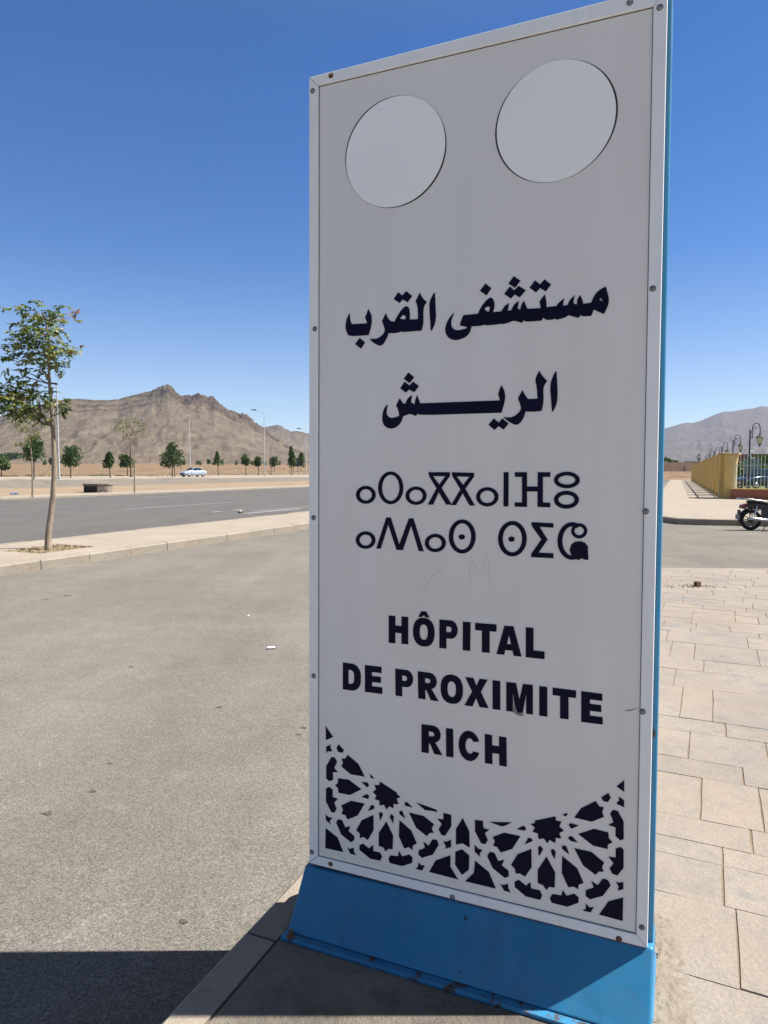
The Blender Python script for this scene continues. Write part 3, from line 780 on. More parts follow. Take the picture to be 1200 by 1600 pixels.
put(ar, [loopz(*B_, [(170,595),(150,640),(128,700),(130,760),(150,800),(195,825),(250,822),(345,795),(335,778),(245,760),(265,690),(293,622),(488,603),(520,530),(575,450),(635,392),(670,387),(700,420),(711,480),(705,530),(688,582),(805,570),(820,540),(850,495),(905,462),(885,565),(935,555),(968,480),(1035,430),(1020,535),(1055,548),(1065,490),(1102,427),(1130,490),(1149,537),(1329,528),(1312,440),(1382,342),(1404,430),(1406,515),(1539,500),(1569,455),(1649,392),(1629,440),(1629,498),(1689,485),(1714,420),(1786,352),(1766,440),(1772,468),(1811,480),(1816,410),(1856,352),(1884,410),(1899,470),(2004,455),(2034,380),(2084,305),(2184,242),(2204,245),(2222,320),(2244,405),(2234,490),(2174,608),(2039,548),(2004,632),(1894,640),(1862,622),(1836,660),(1699,622),(1654,655),(1539,685),(1524,665),(1499,680),(1399,690),(1364,655),(1339,695),(1154,710),(1120,705),(1100,690),(1080,725),(960,690),(900,725),(800,745),(785,735),(760,745),(585,762),(565,745),(545,765),(400,772),(390,830),(350,900),(270,940),(190,960),(120,945),(70,900),(50,840),(55,770),(80,700),(120,640),(160,597)]),
         loopz(*B_, [(575,535),(600,510),(640,505),(650,540),(630,578),(600,568)]), loopz(*B_, [(2111,408),(2134,395),(2164,445),(2129,425)])], 1)
put(ar, [loopz(*B_, [(588,198),(668,262),(602,357),(515,298)])])
put(ar, [loopz(*B_, [(968,100),(1057,160),(985,257),(897,200)])])
put(ar, [loopz(*B_, [(915,240),(975,290),(1035,230),(1127,290),(1048,385),(980,345),(928,400),(840,338)])])
put(ar, [loopz(820, 420, 8.5714, [(138,155),(205,210),(265,143),(353,212),(282,303),(205,260),(150,317),(65,255)])])
ar.build('arabic_lettering', M['letter'], root); ar = MB()
put(ar, [loopz(*D_, [(122,465),(108,520),(105,575),(130,615),(180,625),(250,600),(255,580),(240,520),(218,478),(260,393),(300,455),(330,450),(350,395),(405,355),(392,440),(435,465),(440,420),(463,355),(485,410),(500,452)] + [e2d(*q) for q in [(328,445),(325,420),(302,365),(348,255),(380,310),(397,370),(393,450),(350,600),(0,610)]] + [(495,592),(470,575),(450,600),(375,573),(340,590),(300,603),(285,660),(240,720),(190,745),(140,750),(90,725),(60,680),(55,610),(65,545),(90,490)])], 1)
put(ar, [loopz(*D_, [(362,90),(430,148),(375,215),(308,165)])])
put(ar, [loopz(*D_, [(318,200),(375,243),(418,198),(485,250),(430,323),(370,290),(330,327),(267,275)])])
put(ar, [loopz(*E_, [(822,75),(850,125),(920,205),(868,275),(875,400),(872,490),(850,575),(825,583),(670,588),(650,582),(640,630),(600,710),(555,748),(525,752),(480,735),(410,690),(373,652),(440,660),(500,650),(560,605),(595,560),(590,510),(555,420),(610,318),(650,390),(680,428),(800,425),(792,280),(765,180)])], 1)
put(ar, [loopz(*E_, [(1025,82),(1037,85),(1045,200),(1050,330),(1047,480),(995,582),(980,585),(968,420),(952,230)])], 1)
put(ar, [loopz(*E_, [(253,672),(318,722),(360,670),(438,735),(375,810),(312,768),(265,815),(187,752)])])
ar.build('arabic_lettering', M['letter'], root)

tf = MB(); T_ = (540, 700, 2.857)
def ring(cx, cy, rx, ry, w=17, a0=0, a1=360, n=40, wy=None):
    wy = wy or w*.86
    if a1-a0 >= 360:
        put(tf, [loopz(*T_, [(cx+rx*math.cos(2*PI*i/n), cy+ry*math.sin(2*PI*i/n)) for i in range(n)]),
                 loopz(*T_, [(cx+(rx-w)*math.cos(2*PI*i/n), cy+(ry-wy)*math.sin(2*PI*i/n)) for i in range(n)])])
    else:
        q = [math.radians(a0+(a1-a0)*i/n) for i in range(n+1)]
        put(tf, [loopz(*T_, [(cx+rx*math.cos(t), cy+ry*math.sin(t)) for t in q] + [(cx+(rx-w)*math.cos(t), cy+(ry-wy)*math.sin(t)) for t in q[::-1]])])
def poly(*p): put(tf, [loopz(*T_, p)])
ring(91, 209, 44, 40); ring(202, 178, 56, 73); ring(315, 213, 47, 41)
put(tf, [loopz(*T_, [(370,108),(466,108),(466,125),(429,178),(475,253),(450,253),(416,198),(391,253),(367,253),(406,180),(373,125)]), loopz(*T_, [(391,126),(446,126),(418,163)])])
put(tf, [loopz(*T_, [(474,108),(574,111),(574,127),(535,182),(578,257),(554,257),(523,202),(493,255),(471,255),(513,184),(477,126)]), loopz(*T_, [(496,127),(553,129),(525,165)])])
ring(633, 218, 50, 43, 18); poly((706,108),(728,108),(727,261),(705,261))
poly((756,108),(810,108),(810,172),(858,172),(858,108),(914,108),(914,129),(881,129),(881,243),(914,245),(914,265),(857,263),(857,194),(810,194),(810,263),(755,262),(755,243),(788,243),(788,129),(756,129))
ring(988, 143, 58, 37, 20, wy=17); ring(986, 231, 56, 40, 20, wy=18)
tf.build('tifinagh_lettering', M['letter'], root); tf = MB()
ring(90, 411, 44, 39); poly((137,449),(182,310),(202,310),(240,430),(283,314),(303,314),(349,461),(327,460),(293,346),(256,456),(228,455),(191,342),(157,450)); ring(401, 424, 47, 41, 18)
ring(521, 395, 60, 76, 20)
for c in ((519,397),): put(tf, [loopz(*T_, [(c[0]+14*math.cos(2*PI*i/16), c[1]+12*math.sin(2*PI*i/16)) for i in range(16)])])
tf.build('tifinagh_lettering', M['letter'], root); tf = MB()
ring(745, 405, 64, 79, 21)
for c in ((741,407),): put(tf, [loopz(*T_, [(c[0]+14*math.cos(2*PI*i/16), c[1]+12*math.sin(2*PI*i/16)) for i in range(16)])])
poly((830,331),(928,336),(928,356),(866,352),(902,409),(862,467),(928,470),(928,492),(829,487),(829,472),(874,408),(830,346))
ring(1012, 415, 66, 84, 22, 62, 300); ring(1043, 370, 36, 34, 15, wy=15)
put(tf, [loopz(*T_, [(1000,455),(1008,430),(1025,418),(1050,416),(1070,424),(1082,440),(1084,500),(1062,498),(1058,492),(1040,500),(1012,490)])])
tf.build('tifinagh_lettering', M['letter'], root)

# Latin letters as outlines in a unit box (y down), each set into its own four corners
def arcp(cx, cy, rx, ry, a0, a1, n=10): return [(cx+rx*math.cos(math.radians(a0+(a1-a0)*i/n)), cy+ry*math.sin(math.radians(a0+(a1-a0)*i/n))) for i in range(n+1)]
def superell(cx, cy, rx, ry, n=36, p=.86):
    o = []
    for i in range(n):
        t = 2*PI*i/n; c, s = math.cos(t), math.sin(t); o.append((cx+rx*math.copysign(abs(c)**p, c), cy+ry*math.copysign(abs(s)**p, s)))
    return o
G = {
 'H': [[(0,0),(.34,0),(.34,.35),(.66,.35),(.66,0),(1,0),(1,1),(.66,1),(.66,.61),(.34,.61),(.34,1),(0,1)]],
 'O': [superell(.5,.5,.5,.5), superell(.5,.5,.19,.27)],
 'P': [[(0,0),(.62,0)] + arcp(.62,.32,.38,.32,-90,90)[1:] + [(.38,.64),(.38,1),(0,1)], [(.38,.22),(.55,.22)] + arcp(.55,.32,.12,.10,-90,90,6)[1:] + [(.38,.42)]],
 'I': [[(0,0),(1,0),(1,1),(0,1)]],
 'T': [[(0,0),(1,0),(1,.25),(.68,.25),(.68,1),(.32,1),(.32,.25),(0,.25)]],
 'A': [[(.32,0),(.68,0),(1,1),(.69,1),(.645,.83),(.35,.83),(.31,1),(0,1)], [(.5,.3),(.59,.62),(.42,.62)]],
 'L': [[(0,0),(.41,0),(.41,.75),(1,.75),(1,1),(0,1)]],
 'D': [[(0,0),(.5,0)] + arcp(.5,.42,.5,.42,-90,0)[1:] + arcp(.5,.58,.5,.42,0,90) + [(0,1)], [(.31,.24),(.45,.24)] + arcp(.45,.42,.18,.18,-90,0,6)[1:] + arcp(.45,.58,.18,.18,0,90,6) + [(.31,.76)]],
 'E': [[(0,0),(.98,0),(.98,.23),(.41,.23),(.41,.375),(.93,.375),(.93,.6),(.41,.6),(.41,.76),(1,.76),(1,1),(0,1)]],
 'R': [[(0,0),(.58,0)] + arcp(.58,.30,.36,.30,-90,60)[1:] + [(.66,.58),(1,1),(.62,1),(.42,.66),(.35,.645),(.35,1),(0,1)], [(.36,.22),(.52,.22)] + arcp(.52,.305,.11,.085,-90,90,6)[1:] + [(.36,.39)]],
 'X': [[(.02,0),(.38,0),(.50,.27),(.64,0),(.98,0),(.69,.46),(1,1),(.64,1),(.49,.69),(.34,1),(0,1),(.32,.48)]],
 'M': [[(0,0),(.37,0),(.5,.56),(.63,0),(1,0),(1,1),(.75,1),(.75,.33),(.62,1),(.38,1),(.25,.33),(.25,1),(0,1)]],
 'C': [arcp(.5,.5,.5,.5,-22,-338,30) + arcp(.53,.5,.21,.26,-322,-38,16)],
}
def glyph(mb, ch, q, o, k, back=None):
    tl, tr, br, bl = [Vector(lxz(o[0]+x/k, o[1]+y/k, PB)) for x, y in q]
    def f(p):
        u, v = p; a = tl + (tr-tl)*u; b = bl + (br-bl)*u; r = a + (b-a)*v; return (r.x, r.y)
    put(mb, [[f(p) for p in l] for l in G[ch]])
fr = MB()
o, k = (590, 950), 4.4444
for ch, q in (('H',((78,52),(213,62),(213,252),(78,241))), ('O',((247,62),(396,74),(396,275),(247,259))), ('P',((430,80),(557,90),(557,289),(430,277))), ('I',((593,95),(646,99),(643,298),(592,293))), ('T',((678,103),(826,114),(826,316),(678,302))), ('A',((826,119),(1000,131),(1000,337),(826,319))), ('L',((1030,134),(1160,144),(1160,355),(1030,341)))): glyph(fr, ch, q, o, k)
put(fr, [loopz(o[0], o[1], k, [(283,62),(305,22),(338,24),(360,66),(335,64),(322,50),(308,62)])])
fr.build('french_lettering', M['letter'], root); fr = MB()
o, k = (520, 1020), 5.4545
for ch, q in (('D',((87,82),(240,102),(240,332),(87,310))), ('E',((275,104),(418,120),(423,350),(275,332))), ('P',((533,135),(685,153),(685,382),(536,363))), ('R',((725,157),(895,178),(902,413),(730,387))), ('O',((920,175),(1110,198),(1110,446),(920,420)))): glyph(fr, ch, q, o, k)
o = (730, 1040)
for ch, q in (('X',((-20,97),(178,120),(182,362),(-23,338))), ('I',((217,124),(282,132),(282,377),(217,370))), ('M',((334,139),(560,165),(560,416),(334,385))), ('I',((615,174),(683,182),(683,434),(615,425))), ('T',((729,187),(928,212),(928,467),(729,440))), ('E',((972,217),(1155,241),(1155,502),(972,478)))): glyph(fr, ch, q, o, k)
fr.build('french_lettering', M['letter'], root); fr = MB()
o, k = (640, 1120), 7.0588
for ch, q in (('R',((132,80),(355,110),(362,423),(133,388))), ('I',((402,124),(480,134),(485,447),(405,435))), ('C',((542,137),(775,172),(778,504),(542,468))), ('H',((830,188),(1068,228),(1073,548),(833,508)))): glyph(fr, ch, q, o, k)
fr.build('french_lettering', M['letter'], root)
mb = MB(); mb.prism([loopz(730, 1040, 5.4545, [(395,250),(402,285),(412,345),(430,395),(485,420),(470,427),(425,418),(395,392),(400,330)])], fn, PB-.004, PB-.003)
mb.build('lifted_vinyl', M['letter_lift'], root)

# girih ornament
om = MB()
def orn(o, k, *polys):
    for p in polys: put(om, [loopz(o[0], o[1], k, p)])
Z9 = 9.2308
orn((500,1120), Z9, [(85,135),(190,290),(88,333)], [(92,430),(160,398),(148,435),(178,497),(110,497),(92,522)], [(270,395),(345,480),(328,517),(265,503),(240,450)],
 [(402,550),(555,680),(645,862),(440,825),(310,712),(335,660),(312,602),(365,602)], [(165,580),(215,585),(247,650),(205,740),(260,795),(187,797),(190,905),(138,928),(92,885),(92,710)], [(715,822),(785,883),(740,885)])
orn((500,1210), Z9, [(262,55),(415,75),(597,213),(435,295),(268,262),(262,195),(220,155),(260,125)], [(600,107),(685,115),(710,160),(680,185)], [(600,325),(675,280),(710,305),(700,350)],
 [(865,102),(1110,262),(1110,285),(1162,325),(1105,350),(1135,428),(1062,425),(1060,487),(1000,455),(962,503),(925,435),(862,445),(857,375),(792,355),(815,300),(762,250),(812,215),(788,150),(860,155)],
 [(90,200),(130,180),(182,215),(185,325),(258,352),(205,405),(240,495),(210,550),(165,540),(88,385)], [(450,380),(645,420),(545,590),(400,647),(365,580),(312,568),(335,510),(310,445)],
 [(740,440),(782,450),(782,492),(695,528)], [(85,577),(115,610),(177,628),(140,672),(155,718),(88,655)], [(262,647),(318,658),(365,765),(438,745),(412,815),(495,890),(495,945),(450,977),(310,865),(235,690)],
 [(773,583),(773,805),(692,943),(630,900),(580,918),(575,850),(525,800),(605,660)], [(855,555),(885,540),(910,580),(865,665)], [(1030,570),(1068,605),(1055,705),(1008,610)],
 [(957,680),(1055,880),(1048,1075),(985,1070),(950,1110),(915,1050),(850,1030),(850,840)], [(85,775),(255,910),(335,1115),(80,1060)], [(400,1055),(430,1075),(487,1052),(490,1120),(520,1162),(440,1140)],
 [(570,1020),(622,998),(708,1068),(765,1015),(770,1105),(865,1125),(897,1185),(870,1242),(725,1213),(570,1085)])
orn((600,1210), Z9, [(300,405),(330,395),(410,475),(305,448)], [(470,405),(760,510),(765,548),(740,530),(590,510)], [(225,525),(265,525),(305,633),(225,570)],
 [(365,550),(570,598),(720,717),(690,780),(715,840),(660,840),(620,888),(465,765)], [(860,553),(970,585),(972,745),(885,880),(830,870),(790,790),(835,712),(772,637),(857,650)],
 [(225,660),(395,810),(475,995),(420,1020),(410,1088),(360,1045),(295,1065),(217,890)], [(572,968),(645,1028),(700,935),(765,945),(790,1015),(705,1155),(545,1200),(497,1150),(503,1095),(592,1058)],
 [(858,965),(900,970),(967,940),(967,1045),(880,1068),(900,1040)])
orn((600,1290), 7.5, [(75,347),(165,358),(178,297),(213,360),(298,337),(335,375),(330,435),(213,472),(70,435),(53,390)], [(405,430),(432,462),(480,468),(445,525),(372,505),(400,480)], [(605,408),(780,347),(778,480),(868,628),(530,540)])
orn((700,1260), 7.5, [(173,137),(250,290),(255,480),(170,430),(95,447),(95,262)], [(165,502),(250,575),(245,740),(165,800),(85,680),(88,530)], [(318,157),(410,170),(413,240),(430,262),(483,270),(433,312),(467,395),(440,440),(390,430),(318,290)],
 [(488,180),(745,187),(665,225),(625,230)], [(660,308),(848,347),(755,495),(620,537),(575,470),(530,460),(550,410),(527,355)], [(315,450),(350,492),(402,510),(370,555),(380,590),(315,530)],
 [(490,530),(545,545),(590,640),(660,625),(630,690),(712,755),(710,820),(665,835),(525,720),(460,580)], [(978,497),(980,710),(905,820),(840,783),(795,785),(785,730),(740,683),(815,560)],
 [(810,265),(880,225),(915,250),(905,283)], [(940,367),(980,375),(990,405),(900,443)], [(318,635),(480,770),(560,960),(203,875),(305,775)], [(617,910),(650,922),(700,905),(710,965),(735,1005),(660,985)],
 [(783,880),(832,860),(915,930),(965,885),(975,960),(1080,985),(1103,1045),(1080,1092),(910,1050),(783,940)], [(1058,475),(1085,462),(1115,500),(1075,570),(1062,570)])
orn((830,1210), 7.5, [(45,540),(285,492),(290,540),(355,552),(330,610),(382,657),(328,685),(352,748),(288,740),(282,802),(215,765),(190,808),(150,748),(85,755),(80,690),(20,670),(45,620),(-5,580),(45,568)],
 [(368,470),(425,450),(425,468),(405,492)], [(440,592),(460,570),(555,598),(470,635)], [(440,730),(475,722),(545,795),(470,780),(435,752)], [(365,833),(410,838),(447,935),(362,870)], [(232,885),(258,873),(288,905),(275,990),(240,930)],
 [(585,395),(755,312),(800,375),(852,385),(830,440),(853,495),(710,552),(505,503)], [(820,270),(905,217),(932,270),(900,322),(850,312)], [(1002,140),(1090,67),(1090,203)], [(1028,258),(1088,305),(1090,383),(998,340),(1030,305)],
 [(960,415),(1015,428),(1083,550),(1085,755),(1045,772),(988,720),(990,620),(907,590),(965,560),(925,455)], [(735,637),(905,680),(910,745),(952,795),(900,818),(895,872),(725,832),(553,697)])
orn((830,1310), 7.5, [(990,120),(1043,100),(1083,130),(1082,345),(1010,432),(950,412),(920,350),(965,290),(905,210),(990,225)], [(505,113),(705,157),(855,283),(830,335),(848,388),(795,385),(755,425),(610,315)],
 [(365,205),(540,350),(613,520),(557,540),(550,593),(500,562),(435,570),(358,400)], [(180,213),(282,400),(275,575),(210,565),(178,602),(140,545),(78,520),(78,365)],
 [(840,470),(900,487),(930,550),(840,670),(690,710),(640,675),(640,605),(735,575),(705,497),(780,548)], [(995,510),(1030,518),(1080,510),(1080,592),(1015,608),(1025,560)],
 [(250,650),(355,668),(370,603),(413,672),(505,647),(555,690),(555,750),(425,797),(240,750),(220,697)], [(640,763),(685,808),(735,805),(695,865),(605,842),(640,825)], [(905,737),(1078,692),(1072,965),(797,890)])
om.build('star_ornament', M['letter'], root)

# body, pedestal
tl_, tr_, br_, bl_ = OUT
zt = min(tl_[1], tr_[1]) - .004
xl = min(tl_[0], bl_[0]) + .002; xr_t = tr_[0] + .012; xr_b = br_[0] + .014
zb = br_[1] + .0
bd = MB()
bd.prism([[(xl, tl_[1]-.006), (xr_t, tr_[1]-.006), (xr_b, .10), (xl, .10)]], fn, .027, .094)
bevel(bd.build('body', M['blue'], root), .006)
sm2 = MB(); q1, q2 = OUT[3], OUT[2]
sm2.prism([[(q1[0]+.004, q1[1]+.004), (q2[0]-.002, q2[1]+.004), (q2[0]-.002, q2[1]-.0035), (q1[0]+.004, q1[1]-.0035)]], fn, .003, .02)
sm2.build('rusty_seam', M['rust'], root)
# pedestal: flares forward and back
zp_l = onp(478, 1351, .008).z; zp_r = onp(1022, 1481, .008).z
xa, xb = onp(477, 1352, .008).x, onp(1022, 1481, .008).x
yF, yB = -.105, .225
z0 = .018
pd = MB()
vs = [Vector(p) for p in ((xa, .006, zp_l), (xb, .006, zp_r), (xb, .115, zp_r), (xa, .115, zp_l), (xa, yF, z0), (xb, yF, z0), (xb, yB, z0), (xa, yB, z0))]
pd.add(vs, [(0,1,2,3),(4,7,6,5),(0,4,5,1),(1,5,6,2),(2,6,7,3),(3,7,4,0)])
ped = bevel(pd.build('pedestal', M['blue'], root), .007, 3)
fl = MB(); fl.box((xa-.012, yF-.024, .003), (xb+.004, yB+.024, .0165)); bevel(fl.build('base_plate', M['blue_worn'], ped), .004)
tr = MB(); rnd = random.Random(9)
n = 70; front = [(xa-.012 + (xb-xa+.024)*i/n, yF-.028-rnd.random()*.009-(.010 if i < 12 else 0)) for i in range(n+1)]
tr.prism([front + [(xb+.012, yB+.04), (xa-.012, yB+.04)]], lambda x, y, d: Vector((x, y, d)), .0028, -.002)
tr.build('tar_bead', M['tar'], ped)
for bx, by in ((xa+.02, yF-.012), (xb-.03, yF-.012)):
    nb = MB(); nb.lathe((bx, by, .016), [(.014, 0), (.014, .003), (.009, .0035), (.009, .011), (.005, .0115), (.005, .024), (.003, .026)], 6, 0, (0,0,1), False)
    nb.build('anchor_bolt', M['rust'], ped)

# ------------------------------------------------------------------ trees
def finish_leaves(mb, tones, name, mat, parent):
    o = mb.build(name, mat, parent, fix=False)
    a = o.data.attributes.new('tone', 'FLOAT', 'FACE'); a.data.foreach_set('value', tones); return o
def leaflet(mb, tones, p, d, up, ln, wd, tone):
    d = d.normalized(); s = d.cross(up)
    if s.length < 1e-4: s = Vector((1,0,0))
    s.normalize(); nn = s.cross(d)
    a = p; b = p + d*ln*.45 + s*wd + nn*wd*.35; c = p + d*ln - nn*ln*.12; e = p + d*ln*.45 - s*wd + nn*wd*.35; mid = p + d*ln*.5
    mb.add([a, b, c, e, mid], [(0,4,1),(1,4,2),(0,3,4),(3,2,4)]); tones += [tone]*4
def rv(r): return Vector((r.uniform(-1,1), r.uniform(-1,1), r.uniform(-1,1)))

def street_tree():
    r = random.Random(21)
    Y = tree_p.y
    t = empty('street_tree', tree_p); tag(t, 'wind swept young tree with bent pale trunk and browning leaves in a median pit', 'tree')
    base = tree_p
    W = lambda px, py, dy=0: deep(px, py, Y+dy) - base
    tk = MB()
    path = [(75.5,860,0),(75,845,0),(76.5,825,0),(80,800,.02),(83,775,.03),(84.5,745,.02),(84.5,715,0),(83.5,685,-.02),(82,655,-.03),(80,625,-.02),(77.5,600,0),(76.5,575,0),(76,545,.02),(74,515,.03),(72,490,.0)]
    sc_ = Y/F
    rad = [x*sc_ for x in (5.6,4.9,4.6,4.3,4.1,3.8,3.5,3.2,2.9,2.7,2.4,2.0,1.6,1.2,.7)]
    pts = [W(*p) for p in path]; pts[0].z -= .08
    tk.tube(pts, rad, 12)
    tk.build('trunk', M['bark_pale'], t)
    clumps = [ # px, py, depth offset, rx, ry (px), leaves, colour shift
     (64,484,.0,24,13,80,0),(50,508,.25,24,17,120,0),(70,515,-.2,22,20,120,0),(62,543,.15,36,17,165,0),(95,549,-.25,18,16,110,.1),(34,560,.2,24,11,85,0),(66,570,-.1,30,14,130,.05),(20,540,.05,14,7,32,0),(92,573,.2,15,10,46,0),(110,498,0,10,6,24,.4),(121,551,.1,8,6,24,.5),(24,484,.1,12,3,14,0),(98,478,.1,9,3,10,.1),(12,577,.1,9,4,14,0),(18,592,.2,12,5,24,0),(76,500,.4,26,22,70,.2),(36,527,-.3,18,12,60,0),
     (16,618,.1,24,19,170,.02),(48,609,-.15,27,17,160,.05),(36,640,.25,32,15,165,0),(54,652,-.1,17,15,100,-.1),(87,629,.15,14,16,85,-.05),(93,640,-.1,8,12,36,-.1),(4,632,-.1,16,16,90,0),(55,612,.3,10,9,22,.6),(28,616,-.3,10,6,14,.5),(-14,625,.2,22,22,100,0),(40,628,-.4,30,22,100,0)]
    lm_ = MB(); tones = []; bm_ = MB()
    trunkp = {0: W(76,600), 1: W(76,560), 2: W(75,530), 3: W(73,505)}
    for (px, py, dy, rx, ry, nl, sh_) in clumps:
        c = W(px, py, dy)
        if py > 597: o_ = W(82.3, 668 + (px-40)*.12) if px < 70 else W(81, 640)
        else: o_ = trunkp[0] if py > 560 else trunkp[1] if py > 530 else trunkp[2] if py > 505 else trunkp[3]
        mid = o_.lerp(c, .5) + Vector((r.uniform(-.08,.08), r.uniform(-.08,.08), r.uniform(.02,.14)))
        if py > 597 and px < 70: mid = o_.lerp(W(63, 648), .9)
        R0 = .021 if py > 597 and px < 70 else .013
        bm_.tube([o_, mid, o_.lerp(c,.8)+Vector((0,0,.03)), c], [R0, R0*.75, R0*.45, .004], 6)
        k = 0
        while k < nl*1.3:
            # one drooping spray of paired leaflets
            q = rv(r); 
            while q.length > 1: q = rv(r)
            p = c + Vector((q.x*rx*sc_, q.y*(rx+ry)/2*sc_*1.1, q.z*ry*sc_))
            d = (Vector((q.x*.8-.35, q.y*.8, .1)) + rv(r)*.5).normalized(); ln = r.uniform(.10, .22)
            tone0 = r.uniform(.05, .95) + sh_
            nn_ = r.randint(5, 9)
            for j in range(nn_):
                f = j/nn_; pp = p + d*ln*f + Vector((0,0,-.05*f*f))
                side = d.cross(Vector((0,0,1))) * (1 if j % 2 else -1)
                dd = (side + d*.6 + rv(r)*.35 + Vector((0,0,-.35))).normalized()
                up = (Vector((0,0,1)) + rv(r)*.5).normalized()
                leaflet(lm_, tones, pp, dd, up, r.uniform(.07,.115), r.uniform(.022,.033), max(0, min(1, tone0 + r.uniform(-.14,.14) if sh_ > .3 else min(.84, tone0 + r.uniform(-.14,.14)))))
            if r.random() < .3: bm_.tube([p - d*.05, p + d*ln*.9 + Vector((0,0,-.03))], .0022, 4, cap=False)
            k += nn_*.8
    bm_.build('branches', M['bark_pale'], t); finish_leaves(lm_, tones, 'crown', M['leaf'], t)
street_tree()

def thin_tree(px, py, z, crown, label, trunk_top, bend, seed, nl):
    r = random.Random(seed); b = at(px, py, z); Y = b.y; s = Y/F
    t = empty('street_tree', b); tag(t, label, 'tree', 'young thin trees on the far pavement')
    W = lambda x, y, dy=0: deep(x, y, Y+dy) - b
    tk = MB(); n = 8
    pts = [W(px + (trunk_top[0]-px)*i/n + bend*math.sin(PI*i/n), py + (trunk_top[1]-py)*i/n) for i in range(n+1)]
    tk.tube(pts, [max(.015, .062-.048*i/n) for i in range(n+1)], 7); tk.build('trunk', M['bark_pale'], t)
    mb = MB(); tones = []; br = MB()
    for cx, cy, rx, ry in crown:
        c = W(cx, cy, r.uniform(-.5,.5)); br.tube([pts[-2], pts[-2].lerp(c,.55)+Vector((0,0,.1)), c], [.02,.014,.006], 5)
        for i in range(nl):
            q = rv(r); p = c + Vector((q.x*rx*s, q.y*rx*s, q.z*ry*s)); d = (rv(r)+Vector((-.6,0,-.1))).normalized()
            leaflet(mb, tones, p, d, (Vector((0,0,1))+rv(r)*.6).normalized(), r.uniform(.12,.22), r.uniform(.025,.045), r.random())
    br.build('branches', M['bark_pale'], t); finish_leaves(mb, tones, 'crown', M['leaf_yellow'], t)
thin_tree(51, 776, .13, [(24,663,9,4),(38,660,10,6),(52,667,10,6),(34,671,9,4),(56,680,8,7),(46,691,7,6),(32,694,6,3)], 'thin bare stemmed sapling partly behind the big windswept tree', (45, 672), 2, 5, 55)
thin_tree(210.5, 769.5, .13, [(192,660,9,5),(204,657,10,4),(218,660,9,6),(225,674,5,9),(187,670,6,4),(200,668,9,5),(198,682,5,4),(213,672,9,8)], 'thin sapling with sparse yellow green umbrella crown beside the concrete box', (212, 685), -1, 6, 55)

CG = 'round clipped trees along the far lane'
def round_tree(px, py, top, low, wd, shape, label, lean=0, seed=1, tone=.0, twin=None):
    z = zfar(px); b = at(px, py, z); Y = b.y; s = Y/F; r = random.Random(seed)
    t = empty('round_tree', b); tag(t, label, 'tree', CG)
    W = lambda x, y, dy=0: deep(x, y, Y+dy) - b
    tk = MB(); cy = (top+low)/2
    tk.tube([Vector((0,0,-.1)), W(px+lean*.5, (py+low)/2), W(px+lean, cy)], [.11,.085,.05], 6)
    if twin: tk.tube([W(px+twin, py), W(px+twin*.8, low), W(px+lean+twin*.3, cy)], [.08,.07,.04], 6)
    tk.build('trunk', M['bark_dark'], t)
    mb = MB(); tones = []
    rx = wd/2*s; rz = (low-top)/2*s; c = W(px+lean, cy)
    lumps = [(r.uniform(-.55,.55), r.uniform(-.55,.55), r.uniform(-.6,.6), r.uniform(.4,.6), r.uniform(-.25,.25)) for _ in range(9)]
    lumps.append((0,0,0,.62,0))
    n = int(950 + 190*rx*rz)
    for i in range(n):
        lx, ly, lz, lr, lt = lumps[r.randrange(len(lumps))]
        q = rv(r).normalized()*(r.random()**.4)
        p = (Vector((lx,ly,lz)) + q*lr)*1.12
        f = 1.0
        if shape == 'cone': f = max(.12, min(1, (1.05-p.z)*.62))
        elif shape == 'egg': f = max(.3, min(1, (1.5-p.z)*.62))
        pp = c + Vector((p.x*f*rx, p.y*f*rx, p.z*rz))
        d = (q + rv(r)*.5 + Vector((-.2,0,0))).normalized(); a = r.uniform(.16,.30)
        leaflet(mb, tones, pp, d, (Vector((0,0,1))+rv(r)*.8).normalized(), a*1.5, a*.55, max(0, min(1, .45+lt+tone+r.uniform(-.3,.3))))
    finish_leaves(mb, tones, 'crown', M['leaf_dark'], t)
for i, a in enumerate([
 (2,745,710,733,30,'egg','small round tree cut by the left picture edge'),
 (53,748,678,717,34,'egg','dark round tree behind the thin left sapling'),
 (110.5,746,692,726,31,'round','dense round tree just right of the windswept tree and white pole'),
 (173,746,708,730,17,'egg','small wind bent tree between the pale pole and umbrella sapling'),
 (199,744,712,729,20,'round','low double tufted tree in front of the dark wooden post'),
 (269,745,688,729,32,'egg','largest full egg shaped tree just left of the car'),
 (342,743,706,728,12,'cone','slender yellowish tree right of the pale car'),
 (384,742,710,728,13,'round','first of three small round trees left of the lamp post'),
 (404,743,713,728,12,'round','small round tree closest to the lamp post base'),
 (429,741,714,729,14,'round','round tree next to the thin dark post right of the lamp'),
 (455,743,699,731,18,'cone','tall dark conical tree near the sign edge'),
 (470,741,706,728,14,'egg','tree half behind the conical one beside the last white pole')]):
    lean = {3:-3, 6:-2.5}.get(i, 0)
    round_tree(*a, lean=lean, seed=40+i, tone=(.35 if i == 6 else 0), twin=(4 if i == 5 else None))

